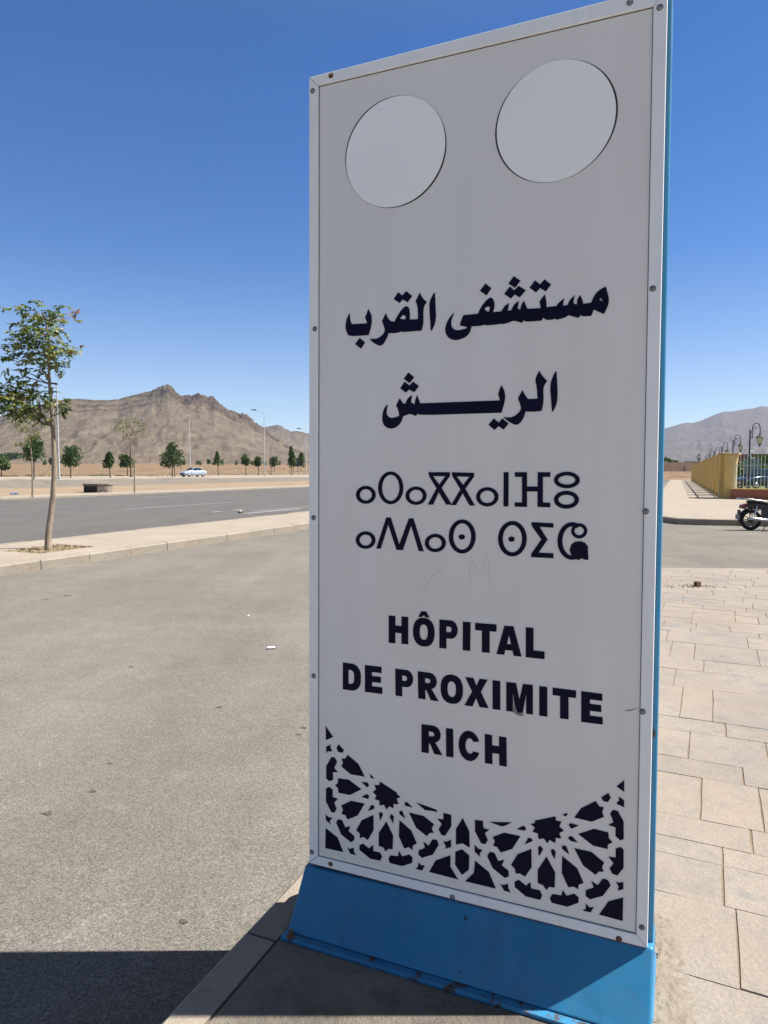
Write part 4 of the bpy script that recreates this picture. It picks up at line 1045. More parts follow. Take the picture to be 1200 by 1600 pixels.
def scrub():
    r = random.Random(77); mb = MB(); tones = []
    for i in range(420):
        px = r.choice([r.uniform(140,152), r.uniform(156,172), r.uniform(178,192), r.uniform(-20,60), r.uniform(200,300)]) if i < 300 else r.uniform(-100, 480)
        b = at(px, r.uniform(743.4,744.6) if px < 300 else r.uniform(741.6,742.6), .5); h = r.uniform(.12,.5)
        for q in range(4): leaflet(mb, tones, b + Vector((r.uniform(-.2,.2), r.uniform(-.2,.2), -.15)), Vector((r.uniform(-.4,.4), r.uniform(-.4,.4), 1)), (Vector((0,-1,.2))+rv(r)*.4).normalized(), h, h*.22, r.random())
    o = finish_leaves(mb, tones, 'scrub', M['leaf_yellow'], None); tag(o, 'low yellow green weeds along the back of the far lane', 'weeds', kind='stuff')
scrub()

# low shrubs at the far edge of the field
def shrub(name, px, py, Y, w_, h_, label, cat, group, seed, mat='leaf_dark', gz=None):
    r = random.Random(seed); b = deep(px, py, Y); mb = MB(); tones = []
    n = int(90 + 14*w_*h_)
    lumps = [(r.uniform(-.6,.6), r.uniform(-.4,.4), r.uniform(.2,.75), r.uniform(.25,.42)) for _ in range(7)]
    for i in range(n):
        lx, ly, lz, lr = lumps[r.randrange(7)]; q = rv(r).normalized()*r.random()**.4*lr
        a = .14*math.sqrt(w_*h_)*r.uniform(.6,1.2)
        leaflet(mb, tones, Vector(((lx+q.x)*w_/2, (ly+q.y)*w_/2, max(0, (lz+q.z))*h_)), (q+rv(r)*.1).normalized(), (Vector((0,0,1))+rv(r)).normalized(), a*1.4, a*.6, r.random())
    o = finish_leaves(mb, tones, name, M[mat], None); o.location = b
    tag(o, label, cat, group); return o
for i, (px, h_, w_, lab) in enumerate([(286,7,8,'dark shrub at the field edge behind the largest egg shaped tree'),(311,5.5,9,'low shrub at the field edge right of the bare white pole'),(326,7,7,'pointed shrub at the field edge just left of the slender tree'),(333,5,5,'tiny shrub at the field edge touching the slender tree'),(348,6.5,6,'shrub at the field edge just right of the slender tree'),(369,5,5,'lone small shrub at the field edge before the small round trees'),(395,5,8,'low wide shrub at the field edge between two small round trees'),(415,5.5,6,'shrub at the field edge behind the lamp post'),(437,5,6,'shrub at the field edge beside the thin dark post'),(70,7,6,'dark shrub at the field edge left of the windswept trunk'),(81,8,9,'bushy dark shrub at the field edge right of the windswept trunk')]):
    shrub('shrub', px, 727.2, 520, w_*.5, h_*1.0*.62*1.1, lab, 'shrub', 'shrubs at the far edge of the field', 70+i)
o = shrub('tree_belt', 14, 715.5, 640, 34, 3.4, 'low dark green belt of far trees at the hill foot behind the left trees', 'tree belt', None, 99); o['kind'] = 'stuff'

# ------------------------------------------------------------------ lamp poles on the far lane
def pole(px, py, top, label, arm=None, name='street_lamp', cat='street lamp', group='white poles along the far lane', r0=.13, z=None, mat='white_metal'):
    z = zfar(px) if z is None else z; b = at(px, py, z); Y = b.y
    t = empty(name, b); tag(t, label, cat, group)
    W = lambda x, y, dy=0: deep(x, y, Y+dy) - b
    mb = MB(); tp = W(px, top)
    mb.tube([Vector((0,0,0)), Vector((0,0,tp.z*.25)), Vector((0,0,tp.z))], [r0, r0*.85, r0*.5], 10); mb.box((-.22,-.22,0), (.22,.22,.12))
    mb.build('pole', M[mat], t)
    if arm:
        ax, ay = W(*arm), None
        am = MB(); e = Vector((ax.x, 0, ax.z)); am.tube([Vector((0,0,tp.z-.05)), Vector((e.x*.35, 0, tp.z+.28)), Vector((e.x*.8, 0, e.z))], [.07,.055,.05], 8); am.build('arm', M[mat], t)
        hd = MB(); c = Vector((e.x, 0, e.z)); q = Vector((e.x*.8,0,e.z)); dr = math.copysign(1, e.x)
        hd.add([c+Vector((-dr*.75,-.28,-.10)), c+Vector((dr*.45,-.24,.05)), c+Vector((dr*.45,.24,.05)), c+Vector((-dr*.75,.28,-.10)), c+Vector((-dr*.7,-.2,.14)), c+Vector((dr*.4,-.16,.22)), c+Vector((dr*.4,.16,.22)), c+Vector((-dr*.7,.2,.14))], [(0,3,2,1),(4,5,6,7),(0,1,5,4),(1,2,6,5),(2,3,7,6),(3,0,4,7)])
        hd.build('lamp_head', M['lamp_grey'], t)
    return t
pole(92.5, 748, 603, 'tall white street lamp standing behind the windswept trunk', arm=(80, 600))
pole(297, 744, 654, 'bare white pole without a lamp behind the pale car', None, 'metal_pole', 'pole')
pole(413.5, 743, 645, 'white street lamp with its dark head pointing left, right of the pale car', arm=(395.5, 641))
pole(478, 742, 672, 'farthest white street lamp almost touching the white sign edge', arm=(466, 670))
pole(204.5, 745, 690, 'dark wooden post behind the double tufted tree', None, 'wooden_post', 'post', 'dark wooden posts beyond the far lane', .12, None, 'wood_pole')
pole(423.5, 742, 695, 'thin dark post between the lamp post and the conical tree', None, 'wooden_post', 'post', 'dark wooden posts beyond the far lane', .09, None, 'wood_pole')

# far notice board near the conical tree
b = at(462, 742, zfar(462)); t = empty('notice_board', b); tag(t, 'dark grey notice board seen between the two trees near the sign edge', 'board')
mb = MB(); mb.box((-.8,-.05,2.2), (.8,.05,4.4)); mb.build('board', M['lamp_grey'], t); mb = MB()
for x in (-.6,.6): mb.box((x-.05,-.04,0),(x+.05,.04,2.2))
mb.build('post', M['lamp_grey'], t)

# concrete culvert box
def culvert():
    c = at(153, 769.8, .12); t = empty('concrete_box', c, math.radians(67.5)); tag(t, 'square concrete box with one dark face beyond the far road', 'concrete box')
    Hh = (769.8-756)/F*c.y; L = 22/F*c.y/math.cos(math.radians(45))
    mb = MB(); mb.box((.0,.0,0),(L,L*.95,Hh-.11)); bevel(mb.build('block', M['box_conc'], t), .015)
    mb = MB(); mb.box((-.05,-.05,Hh-.109),(L+.05,L*.95+.05,Hh)); bevel(mb.build('lid', M['box_conc'], t), .015)
    mb = MB(); mb.box((-.02,.08,.03),(-.003,L*.95-.08,Hh-.16)); mb.build('dark_panel', M['box_dark'], t)  # dark brown panel covering most of one face
culvert()
# blue litter at far left, white bottle on the road, stone
def crumple(px, py, z, sx, sy, sz, mat, name, label, cat, seed):
    r = random.Random(seed); c = at(px, py, z); mb = MB(); n, k = 14, 7; vs = []
    for j in range(k+1):
        for i in range(n):
            th = 2*PI*i/n; ph = PI*j/k; q = 1 + r.uniform(-.28,.28)
            vs.append(Vector((sx*math.sin(ph)*math.cos(th)*q, sy*math.sin(ph)*math.sin(th)*q, max(0, sz*(1-math.cos(ph))*.5*q))))
    mb.add(vs, [(j*n+i, j*n+(i+1)%n, (j+1)*n+(i+1)%n, (j+1)*n+i) for j in range(k) for i in range(n)])
    o = mb.build(name, M[mat], None, loc=c); tag(o, label, cat); return o
crumple(22, 772.5, .12, .26, .18, .09, 'litter_blue', 'plastic_bag', 'crumpled blue plastic bag on the earth beyond the far pavement', 'litter', 2)
crumple(375.5, 801.5, 0, .10, .08, .10, 'stone', 'stone', 'lone pale stone lying on the far road by the white line', 'stone', 3)
c = at(423, 1014.5, 0); t = empty('plastic_bottle', c + Vector((0,0,.013)), .15); t.scale = (.74, .74, .70); tag(t, 'crushed white plastic bottle lying on the near road', 'bottle')
mb = MB(); mb.lathe((-.05,0,0), [(.006,0),(.019,.004),(.014,.03),(.02,.05),(.012,.07),(.018,.085),(.007,.10),(.007,.108)], 10, 0, (1,.15,0)); mb.build('bottle_body', M['litter_white'], t)
mb = MB(); mb.lathe((.0585,.016,0), [(.009,0),(.009,.013)], 10, 0, (1,.15,0)); mb.build('cap', M['litter_blue'], t)
crumple(388, 963, 0, .014, .011, .014, 'litter_white', 'pebble', 'small white pebble on the near road beyond the crushed bottle', 'pebble', 10)

# metal stub with crumbs on the near pavement
b = at(1089.5, 916, KH); t = empty('metal_stub', b, .3); tag(t, 'short rusty square metal stub sticking out of the broken pavement', 'stub')
mb = MB(); mb.box((-.03,-.03,-.02),(.03,.03,.058)); mb.build('tube_stub', M['rust'], t); mb = MB(); mb.box((-.022,-.022,.0585),(.022,.022,.0605)); mb.build('stub_hollow', M['gap'], t)
mb = MB(); r = random.Random(8)
for i in range(150):
    q = abs(r.gauss(0,.16))*random.choice((-1,1)); x = b.x - .06 + r.gauss(0,.17); y = b.y + r.gauss(0,.07); s = r.uniform(.004,.014)
    vs = [Vector((x+r.uniform(-s,s), y+r.uniform(-s,s), KH+.002)) for _ in range(4)] + [Vector((x+r.uniform(-s,s)*.6, y+r.uniform(-s,s)*.6, KH+s*.9))]
    mb.add(vs, [(0,1,4),(1,2,4),(2,3,4),(3,0,4)])
tag(mb.build('rubble_crumbs', M['gap']), 'dark crumbs of broken concrete scattered round the metal stub', 'rubble', kind='stuff')
def sand_drift():
    mb = MB(); nu, nv = 60, 210; U0, U1, V0, V1 = -.015, .34, -.85, .45
    us = np.linspace(U0, U1, nu); vs_ = np.linspace(V0, V1, nv); UU, VV = np.meshgrid(us, vs_)
    f = fbm(UU*14, VV*14, 4, 200); lump = fbm(UU*60, VV*60, 3, 210, True)
    mask = 1 - np.clip((UU-.02)/(.08 + .20*fbm(VV*3.0, VV*0+4, 2, 220)*(1-sstep(-.1,.45,VV))), 0, 1)
    H_ = (f*.6 + lump*.55 - .50)*.028*mask + mask*.004 - .006*(1-mask) - .0015
    base = SIGN_C + D2*(WP/2+.012)
    pts = [base + D2*float(UU[a,b]) + N2*float(VV[a,b]) + Vector((0,0,float(min(.022, H_[a,b])))) for a in range(nv) for b in range(nu)]
    mb.add(pts, [(a*nu+b, a*nu+b+1, (a+1)*nu+b+1, (a+1)*nu+b) for a in range(nv-1) for b in range(nu-1)], 0, True)
    tag(mb.build('sand', M['sand'], fix=False), 'loose crumbly sand gathered along the right foot of the blue pedestal', 'sand', kind='stuff')
M['sand'] = m_concrete('loose_sand', (.20, .163, .118), (.25, .21, .16), (.12, .088, .058), 3, .6)
sand_drift()

# ------------------------------------------------------------------ right side: corner pavement, fence, lamps, motorcycle
far_edge = [st(130, -1.15), st(60, -1.1), st(30, -.95), st(24.6, -.75), st(23.5, -.42), st(22.7, .05), st(22.65, .8), st(22.8, 1.7), st(22.9, 4), st(22.9, 44)]
kb = MB(); kerb_run(far_edge, .16, .19, kb, 1.2, 1); struct(kb.build('kerb', M['kerb']))
inn2 = offset_line([Vector((p.x,p.y,0)) for p in far_edge], -.165)
sheet('corner_pavement', inn2 + [st(130, 44)], .187, M['paving_far'], .2)
sheet('lawn', [st(44, 5.6), st(60, 5.6), st(126, 5.6), st(126, 44), st(44, 44)], .215, M['lawn'], .02)
sheet('cross_lane', [st(128, -30), st(128, 44), st(133, 44), st(133, -30)], .03, M['asphalt_far'])
ZG = .187
def place(s, t_, z=ZG): return st(s, t_, z)
def yellow_fence():
    t = empty('boundary_fence', place(41.4, 2.06), -A); tag(t, 'long yellow boundary fence of close pillars receding beside the pavement', 'fence')
    # local: x across (right), y along the road (away)
    pil = None
    HP = 2.32
    for i in range(17):
        if i == 0:
            mb = MB(); mb.box((0,-.6,0),(.42,.6,HP)); pil = bevel(mb.build('pillar', M['yellow'], t), .02)
            mb = MB(); mb.box((-.05,-.66,HP+.001),(.47,.66,HP+.09)); bevel(mb.build('cap', M['yellow_cap'], pil), .02)
        else:
            c = copy_tree(pil, t); c.location = (0, i*5.0, 0)
    for i in range(16):
        y0, y1 = i*5+.605, i*5+4.395
        mb = MB(); mb.box((.16,y0,0),(.32,y1,.22)); mb.build('low_wall', M['yellow'], t)
        mb = MB(); mb.box((.20,y0,2.0),(.26,y1,2.06)); mb.box((.20,y0,.5),(.26,y1,.55))
        n = 30
        for k in range(n): y = y0+(y1-y0)*(k+.5)/n; mb.box((.22,y-.009,.221),(.24,y+.009,2.2))
        mb.build('railing', M['yellow'], t)
yellow_fence()
# the corner pier with its flared bracket
t = empty('corner_pier', place(40.3, 2.27), -A-.25); tag(t, 'broad yellow corner pier with a flared top where fence meets brick plinth', 'pier')
mb = MB(); mb.prism([[(0,0),(.36,0),(.42,1.2),(.60,2.28),(0,2.28)]], lambda x, z, d: Vector((x, d, z)), 0, .45); bevel(mb.build('shaft', M['yellow'], t), .015)
mb = MB(); mb.box((-.06,-.06,2.281),(.67,.51,2.37)); bevel(mb.build('cap', M['yellow_cap'], t), .02)
mb = MB(); mb.box((.40,.05,.46),(.54,.35,1.85)); mb.build('inner_post', plain('pale_yellow', (.66,.56,.32), .8), t)
def front_fence():
    p0 = place(39.9, 2.55); dr = Vector((.80, -.60, 0)); an = math.atan2(dr.y, dr.x)
    t = empty('railing_fence', p0, an); tag(t, 'pale green iron railing on a low red brick plinth behind the motorcycle', 'fence')
    Lf = 16; mb = MB(); mb.box((0,0,0),(Lf,.3,.50)); mb.build('brick_plinth', M['brick'], t)
    mb = MB(); mb.box((-.02,-.03,.501),(Lf+.02,.33,.56)); mb.build('coping', M['yellow'], t)
    mb = MB()
    for z in (.64, 1.72): mb.box((.02,.135,z),(Lf,.165,z+.03))
    for k in range(int(Lf/.16)):
        x = .08+k*.16; mb.tube([(x,.15,.56),(x,.15,2.18)], .014, 6); mb.lathe((x,.15,2.18), [(.022,0),(.0,.09)], 6)
    mb.build('bars', M['fence_pale'], t)
front_fence()

def lamp_proto():
    t = empty('lantern_lamp', (0,0,0), 0)
    mb = MB(); mb.lathe((0,0,0), [(.17,0),(.17,.25),(.11,.32),(.085,.5),(.06,.9),(.055,4.55),(.02,4.62)], 12); mb.build('post', M['black_iron'], t)
    mb = MB(); pts = [(.17,0,3.9),(.17,0,4.6)] ; n = 14
    for i in range(n+1):
        q = PI - PI*i/n; pts.append((.17+.30+.30*math.cos(q), 0, 4.62+.46*math.sin(q)))
    pts.append((.77,0,4.3))
    mb.tube(pts, .035, 8); mb.tube([(.04,0,4.05),(.17,0,4.05)], .022, 6); mb.tube([(.04,0,4.4),(.17,0,4.4)], .022, 6)
    cur = [(.36+.13*math.cos(q)*(1-q/9), 0, 4.66+.13*math.sin(q)*(1-q/9)) for q in [i*.45 for i in range(15)]]
    mb.tube(cur, .015, 6)
    mb.build('bracket', M['black_iron'], t)
    mb = MB(); mb.lathe((.77,0,3.98), [(.33,.0),(.30,.04),(.16,.14),(.09,.2),(.04,.33)], 8, 0, None, False); mb.build('lantern_roof', M['black_iron'], t)
    mb = MB(); mb.lathe((.77,0,3.44), [(.03,0),(.10,.08),(.17,.3),(.22,.535)], 8, 0, None, False); lg = mb.build('lantern_glass', M['frost'], t)
    mb = MB()
    for k in range(8):
        q = 2*PI*k/8; e = Vector((math.cos(q), math.sin(q), 0)); c = Vector((.77,0,3.44)); mb.tube([c+e*.035, c+e*.105+Vector((0,0,.08)), c+e*.175+Vector((0,0,.3)), c+e*.226+Vector((0,0,.535))], .012, 4)
    mb.lathe((.77,0,3.32), [(.0,0),(.06,.08),(.10,.14),(.10,.2)], 8); mb.build('lantern_cage', M['black_iron'], lg)
    return t
lp = lamp_proto()
labs = ['nearest black lantern lamp with its post in front of the railing and lawn', 'second black lantern lamp rising behind the corner pier', 'third black lantern lamp whose lantern dips behind the pier cap', 'fourth black lantern lamp behind the yellow pillars', 'fifth small black lantern lamp far along the yellow fence', 'farthest black lantern lamp beside the dark trees', ]
for i, (px, by) in enumerate([(1169.7, 767.5), (1143.7, 0), (1126, 0), (1115, 0), (1107, 0), (1101.5, 0)]):
    o = lp if i == 0 else copy_tree(lp)
    s_ = 58.8*(1169.7-1058.5)/(px-1058.5)
    b = deep(px, 750, st(s_, 4.9).y); b.z = ZG
    o.location = b; o.rotation_euler = (0,0,.05); tag(o, labs[i], 'lamp', 'black lantern lamps along the yellow fence')

# things behind the railing
b = deep(1172, 765, 62); b.z = .2
t = empty('hospital_board', b, .1); tag(t, 'grey teal board with a white curved mark behind the railing', 'board')
mb = MB(); mb.box((-.7,-.08,.3),(.85,.08,2.6)); mb.build('board', M['teal_board'], t)
mb = MB()
for x in (-.5,.65): mb.box((x-.06,-.06,0),(x+.06,.06,.3))
mb.build('feet', M['lamp_grey'], t)
mb = MB(); q = [math.radians(60+240*i/14) for i in range(15)]
mb.prism([[(.05+.34*math.cos(v), 2.9+.42*math.sin(v)) for v in q] + [(.12+.2*math.cos(v), 2.9+.27*math.sin(v)) for v in q[::-1]]], lambda x, z, d: Vector((x, d, z)), -.06, .02); mb.build('curved_mark', M['white_mark'], t)
def building():
    b = deep(1173, 760, 92); b.z = .2
    t = empty('low_building', b, .0); tag(t, 'low tan building with a red parapet behind the railing', 'building')
    mb = MB(); mb.box((0,0,0),(24,9,3.0)); w_ = mb.build('wall', M['wall_tan'], t)
    mb = MB(); mb.box((-.15,-.15,3.001),(24.15,9.15,3.75)); mb.build('parapet', M['roof_red'], t)
    for i in range(6):
        x = 2+i*3.6; mb = MB(); mb.box((x,-.06,1.1),(x+1.3,-.003,2.4)); f = mb.build('window', M['white_metal'], t)
        mb = MB(); mb.box((x+.08,-.075,1.18),(x+1.22,-.061,2.32)); mb.build('pane', M['car_glass'], f)
building()
for i, (px, py, Y, w_, h_, lab) in enumerate([(1158,757,70,3.6,2.3,'dark green hedge bush left behind the first lantern post'),(1190,752,74,6.5,2.9,'broad green hedge behind the dark parked car'),(1155,764,66,3.5,.9,'low bright hedge on the lawn left of the lantern post'),(1215,756,70,5,2.4,'green hedge bush at the right picture edge')]):
    b = deep(px, py, Y); o = shrub('hedge_bush', px, py, Y, w_, h_, lab, 'hedge', 'hedges on the lawn behind the railing', 120+i, 'leaf_dark' if i != 2 else 'leaf_yellow'); o.location.z = .2

# mud brick wall and trees at the far end
def far_wall():
    a = deep(985, 737, 190); b_ = deep(1110, 737, 215); L = (b_-a).length
    t = empty('mud_wall', Vector((a.x, a.y, 1.5)), math.atan2(b_.y-a.y, b_.x-a.x)); tag(t, 'long reddish brown earth wall closing the far end of the pavement', 'wall')
    mb = MB(); n = 24
    vs = []; 
    for i in range(n+1):
        h = 2.85 + random.uniform(-.08,.08); x = L*i/n; vs += [Vector((x,0,-.4)), Vector((x,0,h)), Vector((x,.35,h)), Vector((x,.35,-.4))]
    mb.add(vs, [(4*i+k, 4*i+4+k, 4*i+4+(k+1)%4, 4*i+(k+1)%4) for i in range(n) for k in range(4)] + [(0,1,2,3),(4*n,4*n+3,4*n+2,4*n+1)]); mb.build('wall_face', M['mud'], t)
    d = deep(1070.5, 737, 206); x = (d - a).length
    mb = MB(); mb.box((x-.5,-.06,.1),(x+.5,-.003,1.6)); mb.build('door', M['box_dark'], t)
far_wall()
for i, (px, Y, w_, h_, lab) in enumerate([(1043,235,7,4.6,'round green tree showing above the left of the earth wall'),(1082,240,6.0,3.5,'wide dark tree showing above the earth wall near the yellow fence')]):
    b = deep(px, 737, Y); b.z = 1.5
    t = empty('tree', b); tag(t, lab, 'tree', 'trees behind the earth wall')
    mb = MB(); mb.tube([(0,0,0),(0,0,h_*.45)], [.25,.15], 7); mb.build('trunk', M['bark_dark'], t)
    o = shrub('crown', px, 737, Y, w_, h_*.72, None, None, None, 140+i); o.location = (0,0,h_*.32); o.parent = t
t0 = deep(1090.5, 737, 225); t0.z = 1.5; t = empty('cypress_tree', t0); tag(t, 'narrow dark cypress spike beside the far lantern lamps', 'tree')
mb = MB(); mb.tube([(0,0,0),(0,0,2)], [.14,.1], 6); mb.build('trunk', M['bark_dark'], t)
o = shrub('crown', 0, 0, 10, 1.2, 5.0, None, None, None, 150); o.location = (0,0,.6); o.parent = t

# ---------------------------------------------------------------- motorcycle (faces right)
def motorcycle(loc, rz, label):
    t = empty('motorcycle', loc, rz); tag(t, label, 'motorcycle')
    WR = .285; WB = 1.22
    def wheel(x):
        mb = MB(); mb.torus((x,0,WR), (0,1,0), WR-.038, .04, 36, 10); tyre = mb.build('wheel', M['rubber'], t)
        mb = MB(); mb.torus((x,0,WR), (0,1,0), WR-.078, .017, 32, 8); mb.lathe((x,-.055,WR), [(.02,0),(.065,.01),(.065,.10),(.02,.11)], 16, 0, (0,1,0))
        for k in range(5):
            q = 2*PI*k/5+.3; e = Vector((math.cos(q),0,math.sin(q))); c = Vector((x,0,WR)); f = Vector((-e.z,0,e.x))
            for sgn in (-1,1): mb.tube([c+e*.05+f*.025*sgn, c+e*(WR-.08)+f*.04*sgn], [.015,.011], 6)
        mb.build('rim', M['dark_alu'], tyre)
    wheel(0); wheel(WB)
    mb = MB()   # frame, swing arm, engine cradle
    mb.tube([(0,.09,WR),(.35,.1,.33),(.45,.08,.34)], .022, 8); mb.tube([(0,-.09,WR),(.35,-.1,.33),(.45,-.08,.34)], .022, 8)
    mb.tube([(.02,.10,.70),(.4,.10,.66),(.62,.06,.56),(1.0,0,.80)], .02, 8); mb.tube([(.02,-.10,.70),(.4,-.10,.66),(.62,-.06,.56),(1.0,0,.80)], .02, 8)
    mb.tube([(.45,0,.34),(.5,0,.18),(.78,0,.18),(.92,0,.5),(1.0,0,.8)], .022, 8); mb.build('frame', M['black_iron'], t)
    mb = MB(); mb.lathe((.62,-.13,.33), [(.10,0),(.14,.02),(.14,.24),(.10,.26)], 18, 0, (0,1,0)); mb.box((.62,-.07,.32),(.9,.07,.46)); 
    for k in range(6): mb.box((.70+k*.03,-.085,.31),(.712+k*.03,.085,.48))
    mb.box((.05,-.10,.26),(.5,-.055,.36)); mb.box((.30,-.08,.30),(.62,.08,.60)); mb.build('engine', M['dark_alu'], t)
    # seat (long, kicked up at the tail)
    mb = MB(); prof = [(-.10,.79,.06,.09),(0,.80,.07,.115),(.18,.785,.085,.125),(.36,.745,.085,.125),(.52,.735,.075,.11),(.62,.76,.05,.09)]
    n = 10; vs = []
    for x, z, h, wd in prof:
        for k in range(n):
            q = 2*PI*k/n; vs.append(Vector((x, wd*math.cos(q), z + (h*.5*math.sin(q) if math.sin(q) > 0 else h*.8*math.sin(q)))))
    mb.add(vs, [(i*n+k, i*n+(k+1)%n, (i+1)*n+(k+1)%n, (i+1)*n+k) for i in range(len(prof)-1) for k in range(n)] + [list(range(n))[::-1], [(len(prof)-1)*n+k for k in range(n)]], 0, True)
    mb.build('seat', M['seat_vinyl'], t)
    mb = MB()   # tank
    prof = [(.58,.74,.05,.06),(.66,.79,.10,.11),(.82,.81,.12,.13),(.96,.80,.10,.11),(1.04,.77,.05,.06)]; vs = []
    for x, z, h, wd in prof:
        for k in range(12): q = 2*PI*k/12; vs.append(Vector((x, wd*math.cos(q), z+h*math.sin(q))))
    mb.add(vs, [(i*12+k, i*12+(k+1)%12, (i+1)*12+(k+1)%12, (i+1)*12+k) for i in range(4) for k in range(12)] + [list(range(12))[::-1], [48+k for k in range(12)]], 0, True); mb.build('tank', M['car_navy'], t)
    mb = MB()   # tail panels
    for sgn in (-1,1):
        mb.add([Vector((x, sgn*y, z)) for x, y, z in ((-.20,.09,.72),(.05,.125,.75),(.42,.13,.69),(.40,.135,.54),(.12,.125,.58),(-.17,.085,.63))] + [Vector((x, sgn*(y-.03), z)) for x, y, z in ((-.20,.09,.72),(.05,.125,.75),(.42,.13,.69),(.40,.135,.54),(.12,.125,.58),(-.17,.085,.63))], [(0,1,4,5),(1,2,3,4),(6,11,10,7),(7,10,9,8),(0,5,11,6),(5,4,10,11),(4,3,9,10),(3,2,8,9),(2,1,7,8),(1,0,6,7)])
    mb.build('side_panel', M['black_plastic'], t)
    mb = MB()   # rear mudguard
    q_ = [math.radians(a) for a in range(50, 196, 12)]
    vs = []
    for a in q_:
        for y in (-.065,-.05,.05,.065): vs.append(Vector((math.cos(a)*(WR+.045 if abs(y) < .06 else WR+.015)-.0, y, WR+math.sin(a)*(WR+.045 if abs(y) < .06 else WR+.015))))
    mb.add(vs, [(4*i+k, 4*i+k+1, 4*i+5+k, 4*i+4+k) for i in range(len(q_)-1) for k in range(3)], 0, True)
    mb.box((-.345,-.055,.32),(-.30,.055,.56)); mg = mb.build('mudguard', M['black_plastic'], t)
    mb = MB(); mb.box((-.375,-.09,.30),(-.347,.09,.43)); mb.build('number_plate', M['plate'], mg)
    mb = MB(); mb.prism([[(-.30,.60),(-.17,.58),(-.14,.72),(-.28,.70)]], lambda x, z, d: Vector((x, d, z)), -.085, .085); bevel(mb.build('tail_light', M['red_lens'], t), .012)
    mb = MB()   # chrome rack / grab rail
    for sgn in (-1,1): mb.tube([(.30,sgn*.13,.80),(.0,sgn*.145,.85),(-.25,sgn*.12,.87),(-.37,sgn*.06,.875)], .013, 7)
    mb.tube([(-.37,-.06,.865),(-.38,0,.865),(-.37,.06,.865)], .013, 7)
    for x in (-.25,-.12,.02): mb.tube([(x,-.13,.845),(x,.13,.845)], .010, 6)
    mb.build('grab_rail', M['chrome'], t)
    mb = MB()   # silencer
    mb.tube([(-.16,-.16,.335),(-.12,-.16,.33),(.35,-.155,.285),(.42,-.15,.275)], [.028,.048,.052,.03], 14); mb.tube([(.42,-.15,.275),(.7,-.12,.2),(.9,-.05,.24),(.92,-.03,.38)], .018, 8); mb.build('silencer', M['chrome'], t)
    for sgn in (-1,1):
        mb = MB(); mb.tube([(.02,sgn*.125,.33),(.10,sgn*.13,.68)], .013, 8); mb.tube([(.04,sgn*.125,.42),(.085,sgn*.13,.62)], .028, 10); mb.build('shock_absorber', M['chrome'], t)
    for sgn in (-1,1):
        mb = MB(); mb.tube([(WB,sgn*.09,WR),(WB-.16,sgn*.09,.62),(WB-.26,sgn*.09,.95)], .022, 8); mb.build('fork', M['chrome'], t)
    mb = MB(); mb.tube([(.80,.36,1.02),(.93,.30,1.06),(.96,.1,.98),(.96,-.1,.98),(.93,-.30,1.06),(.80,-.36,1.02)], .012, 8); hb = mb.build('handlebar', M['chrome'], t)
    for sgn in (-1,1):
        mb = MB(); mb.tube([(.92,sgn*.27,1.05),(.95,sgn*.33,1.2)], .006, 6); mb.lathe((.945,sgn*.34,1.22), [(.04,0),(.06,.008),(.055,.02)], 14, 0, (-1,0,0)); mb.build('mirror', M['black_plastic'], hb)
    mb = MB(); mb.lathe((1.02,0,.90), [(.06,0),(.09,.05),(.095,.12)], 18, 0, (1,0,0)); mb.build('headlight', M['lens'], t)
    mb = MB(); q_ = [math.radians(a) for a in range(20, 150, 12)]; vs = []
    for a in q_:
        for y in (-.06,.06): vs.append(Vector((WB+math.cos(a)*(WR+.03), y, WR+math.sin(a)*(WR+.03))))
    mb.add(vs, [(2*i, 2*i+1, 2*i+3, 2*i+2) for i in range(len(q_)-1)], 0, True); mb.build('front_mudguard', M['black_plastic'], t)
    mb = MB(); mb.tube([(.48,-.1,.2),(.42,-.22,.0)], .012, 7); mb.tube([(.48,.1,.2),(.44,.2,.0)], .012, 7); mb.build('stand', M['black_iron'], t)
mp = at(1172.5, 828.5, 0)
motorcycle(mp, -.05, 'black motorcycle with chrome silencer and red tail light parked on the side road')

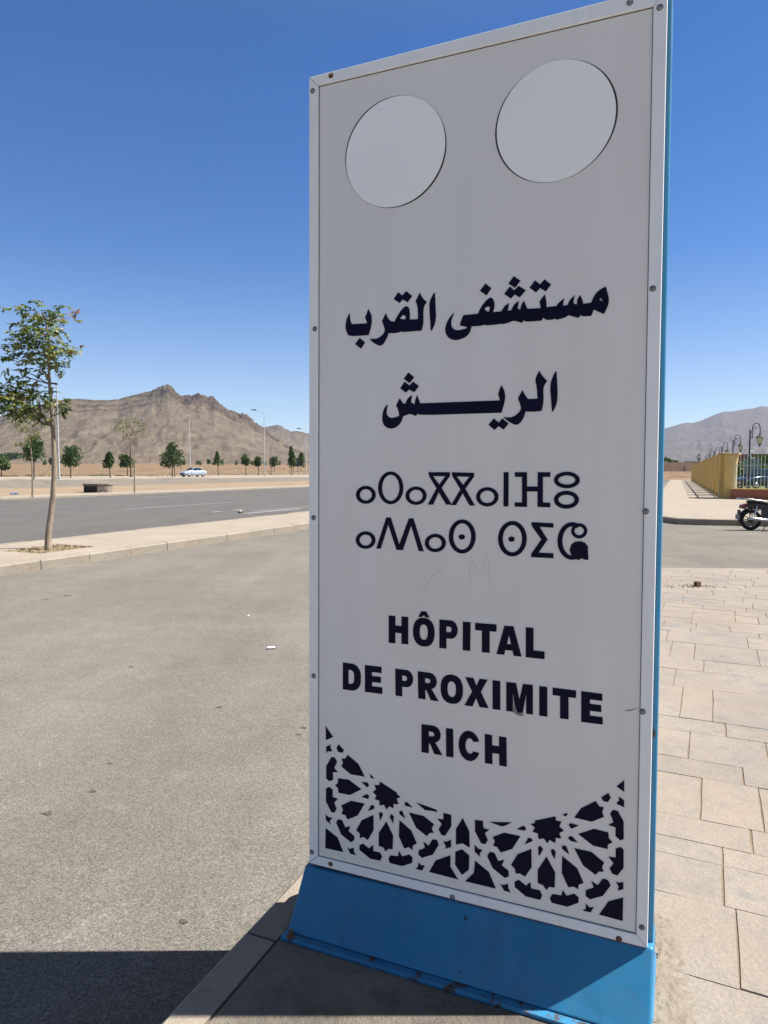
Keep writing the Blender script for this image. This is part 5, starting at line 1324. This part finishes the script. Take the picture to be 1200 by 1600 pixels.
# ---------------------------------------------------------------- cars
def sedan(loc, rz, paint, label, name='parked_car'):
    t = empty(name, loc, rz); t.scale = (1.04, 1.06, 1.13); tag(t, label, 'car')
    # x forward; sections: x, half width, sill z, belt z
    L = [(-2.15,.70,.40,.78),(-2.08,.78,.30,.93),(-1.7,.84,.26,.99),(-1.2,.86,.24,.99),(-.4,.87,.23,.96),(.5,.87,.23,.94),(1.0,.86,.24,.92),(1.6,.83,.26,.83),(1.98,.76,.28,.72),(2.12,.66,.36,.58)]
    mb = MB(); vs = []; nk = 10
    for x, hw, zs, zb in L:
        pr = [(-hw*.9,zs),(-hw,zs+.12),(-hw*1.0,(zs+zb)/2+.05),(-hw*.97,zb-.04),(-hw*.86,zb),(hw*.86,zb),(hw*.97,zb-.04),(hw*1.0,(zs+zb)/2+.05),(hw,zs+.12),(hw*.9,zs)]
        vs += [Vector((x,y,z)) for y, z in pr]
    fs = [(i*nk+k, i*nk+(k+1)%nk, (i+1)*nk+(k+1)%nk, (i+1)*nk+k) for i in range(len(L)-1) for k in range(nk)] + [list(range(nk))[::-1], [(len(L)-1)*nk+k for k in range(nk)]]
    mb.add(vs, fs, 0, True)
    # greenhouse
    roof = [(-1.62,.62,.98,1.0),(-1.05,.66,.97,1.36),(-.4,.66,.95,1.46),(.15,.65,.95,1.44),(.98,.66,.92,.95)]
    rv_ = []
    for x, hw, zb, zt_ in roof:
        up = max(.02, zt_-zb); hwt = hw - .12*up/.5
        rv_ += [Vector((x,-hw-.1,zb-.02)), Vector((x,-hwt,zt_-.03)), Vector((x,-hwt*.85,zt_)), Vector((x,hwt*.85,zt_)), Vector((x,hwt,zt_-.03)), Vector((x,hw+.1,zb-.02))]
    mb.add(rv_, [(i*6+k, i*6+k+1, (i+1)*6+k+1, (i+1)*6+k) for i in range(4) for k in range(5)], 0, False)
    bd_ = mb.build('body', paint, t)
    def quad(name, pts, mat, off=.012, par=t):
        m_ = MB(); c = [Vector(p) for p in pts]; nn = (c[1]-c[0]).cross(c[2]-c[0]).normalized()
        ctr = sum(c, Vector())/len(c)
        if nn.dot(ctr-Vector((0,0,.7))) < 0: nn = -nn
        k = len(c); m_.add([p+nn*off for p in c]+[p-nn*.01 for p in c], [list(range(k))] + [(i,(i+1)%k,k+(i+1)%k,k+i) for i in range(k)]); return m_.build(name, mat, par)
    g = M['car_glass']
    quad('windscreen', [(.93,-.62,.99),(.93,.62,.99),(.22,.52,1.40),(.22,-.52,1.40)], g)
    quad('rear_window', [(-1.55,-.58,1.03),(-1.08,-.52,1.33),(-1.08,.52,1.33),(-1.55,.58,1.03)], g)
    for s in (-1,1):
        quad('side_window', [(.80,s*.735,.985),(.12,s*.575,1.38),(-.36,s*.57,1.40),(-.36,s*.745,.985)], g, .016)
        quad('side_window', [(-.42,s*.745,.985),(-.42,s*.57,1.40),(-1.0,s*.575,1.31),(-1.35,s*.71,1.02)], g, .016)
        m_ = MB(); m_.add([Vector((x,s*y,z)) for x,y,z in ((1.80,.82,.60),(2.06,.70,.56),(2.09,.68,.66),(1.85,.80,.75))]+[Vector((x-.03,s*(y-.05),z)) for x,y,z in ((1.80,.82,.60),(2.06,.70,.56),(2.09,.68,.66),(1.85,.80,.75))], [(0,1,2,3),(4,7,6,5),(0,4,5,1),(1,5,6,2),(2,6,7,3),(3,7,4,0)])
        for v in range(4): m_.v[v] = (m_.v[v][0]+.02, m_.v[v][1]+s*.015, m_.v[v][2])
        m_.build('headlight', M['lens'], t)
        m_ = MB(); m_.box((-2.13,min(s*.5,s*.74),.62),(-2.09,max(s*.5,s*.74),.82)); m_.build('tail_light', M['red_lens'], t)
        m_ = MB(); m_.box((.70,min(s*.86,s*1.02),.95),(.84,max(s*.86,s*1.02),1.08)); bevel(m_.build('mirror', paint, t), .02)
        for x in (-1.32,1.30):
            m_ = MB(); m_.torus((x,s*.80,.30), (0,1,0), .22, .085, 24, 8); m_.lathe((x,s*.80-.07,.30), [(.30,0),(.30,.14)], 20, 0, (0,1,0)); wv = m_.build('wheel', M['rubber'], t)
            m_ = MB(); m_.lathe((x,s*.895,.30), [(.19,-.01),(.19,.0),(.05,.015)], 14, 0, (0,s,0)); m_.build('rim', M['alu'], wv)
    m_ = MB(); m_.box((2.09,-.52,.30),(2.145,.52,.55)); m_.build('grille', M['black_plastic'], t)
    m_ = MB(); m_.box((2.146,-.24,.40),(2.155,.24,.50)); m_.build('number_plate', M['plate'], t)
cp_ = at(302, 745.0, zfar(300)); cp_.z = .56
sedan(cp_, math.radians(228.5), M['car_white'], 'pale silver white sedan facing left on the far lane', 'sedan_car')
b = deep(1190, 771, 56); b.z = .2
sedan(b, math.radians(180+14), M['car_navy'], 'dark navy car parked behind the pale railing', 'parked_car')

# ------------------------------------------------------------------ haze: clear dry air that pales the far mountains
def haze():
    mb = MB(); mb.box((-9000, -60, -1.2), (9000, 6300, 640))
    k = NT('haze'); k.t.nodes.remove(k.b)
    v = k.n('ShaderNodeVolumePrincipled'); v.inputs['Color'].default_value = (.62, .74, .95, 1); v.inputs['Density'].default_value = 0.000062; v.inputs['Anisotropy'].default_value = .0
    k.l(v.outputs[0], k.out.inputs['Volume'])
    o = mb.build('haze', k.m); tag(o, 'thin pale blue haze in front of the far mountains', 'haze', kind='stuff')
haze()
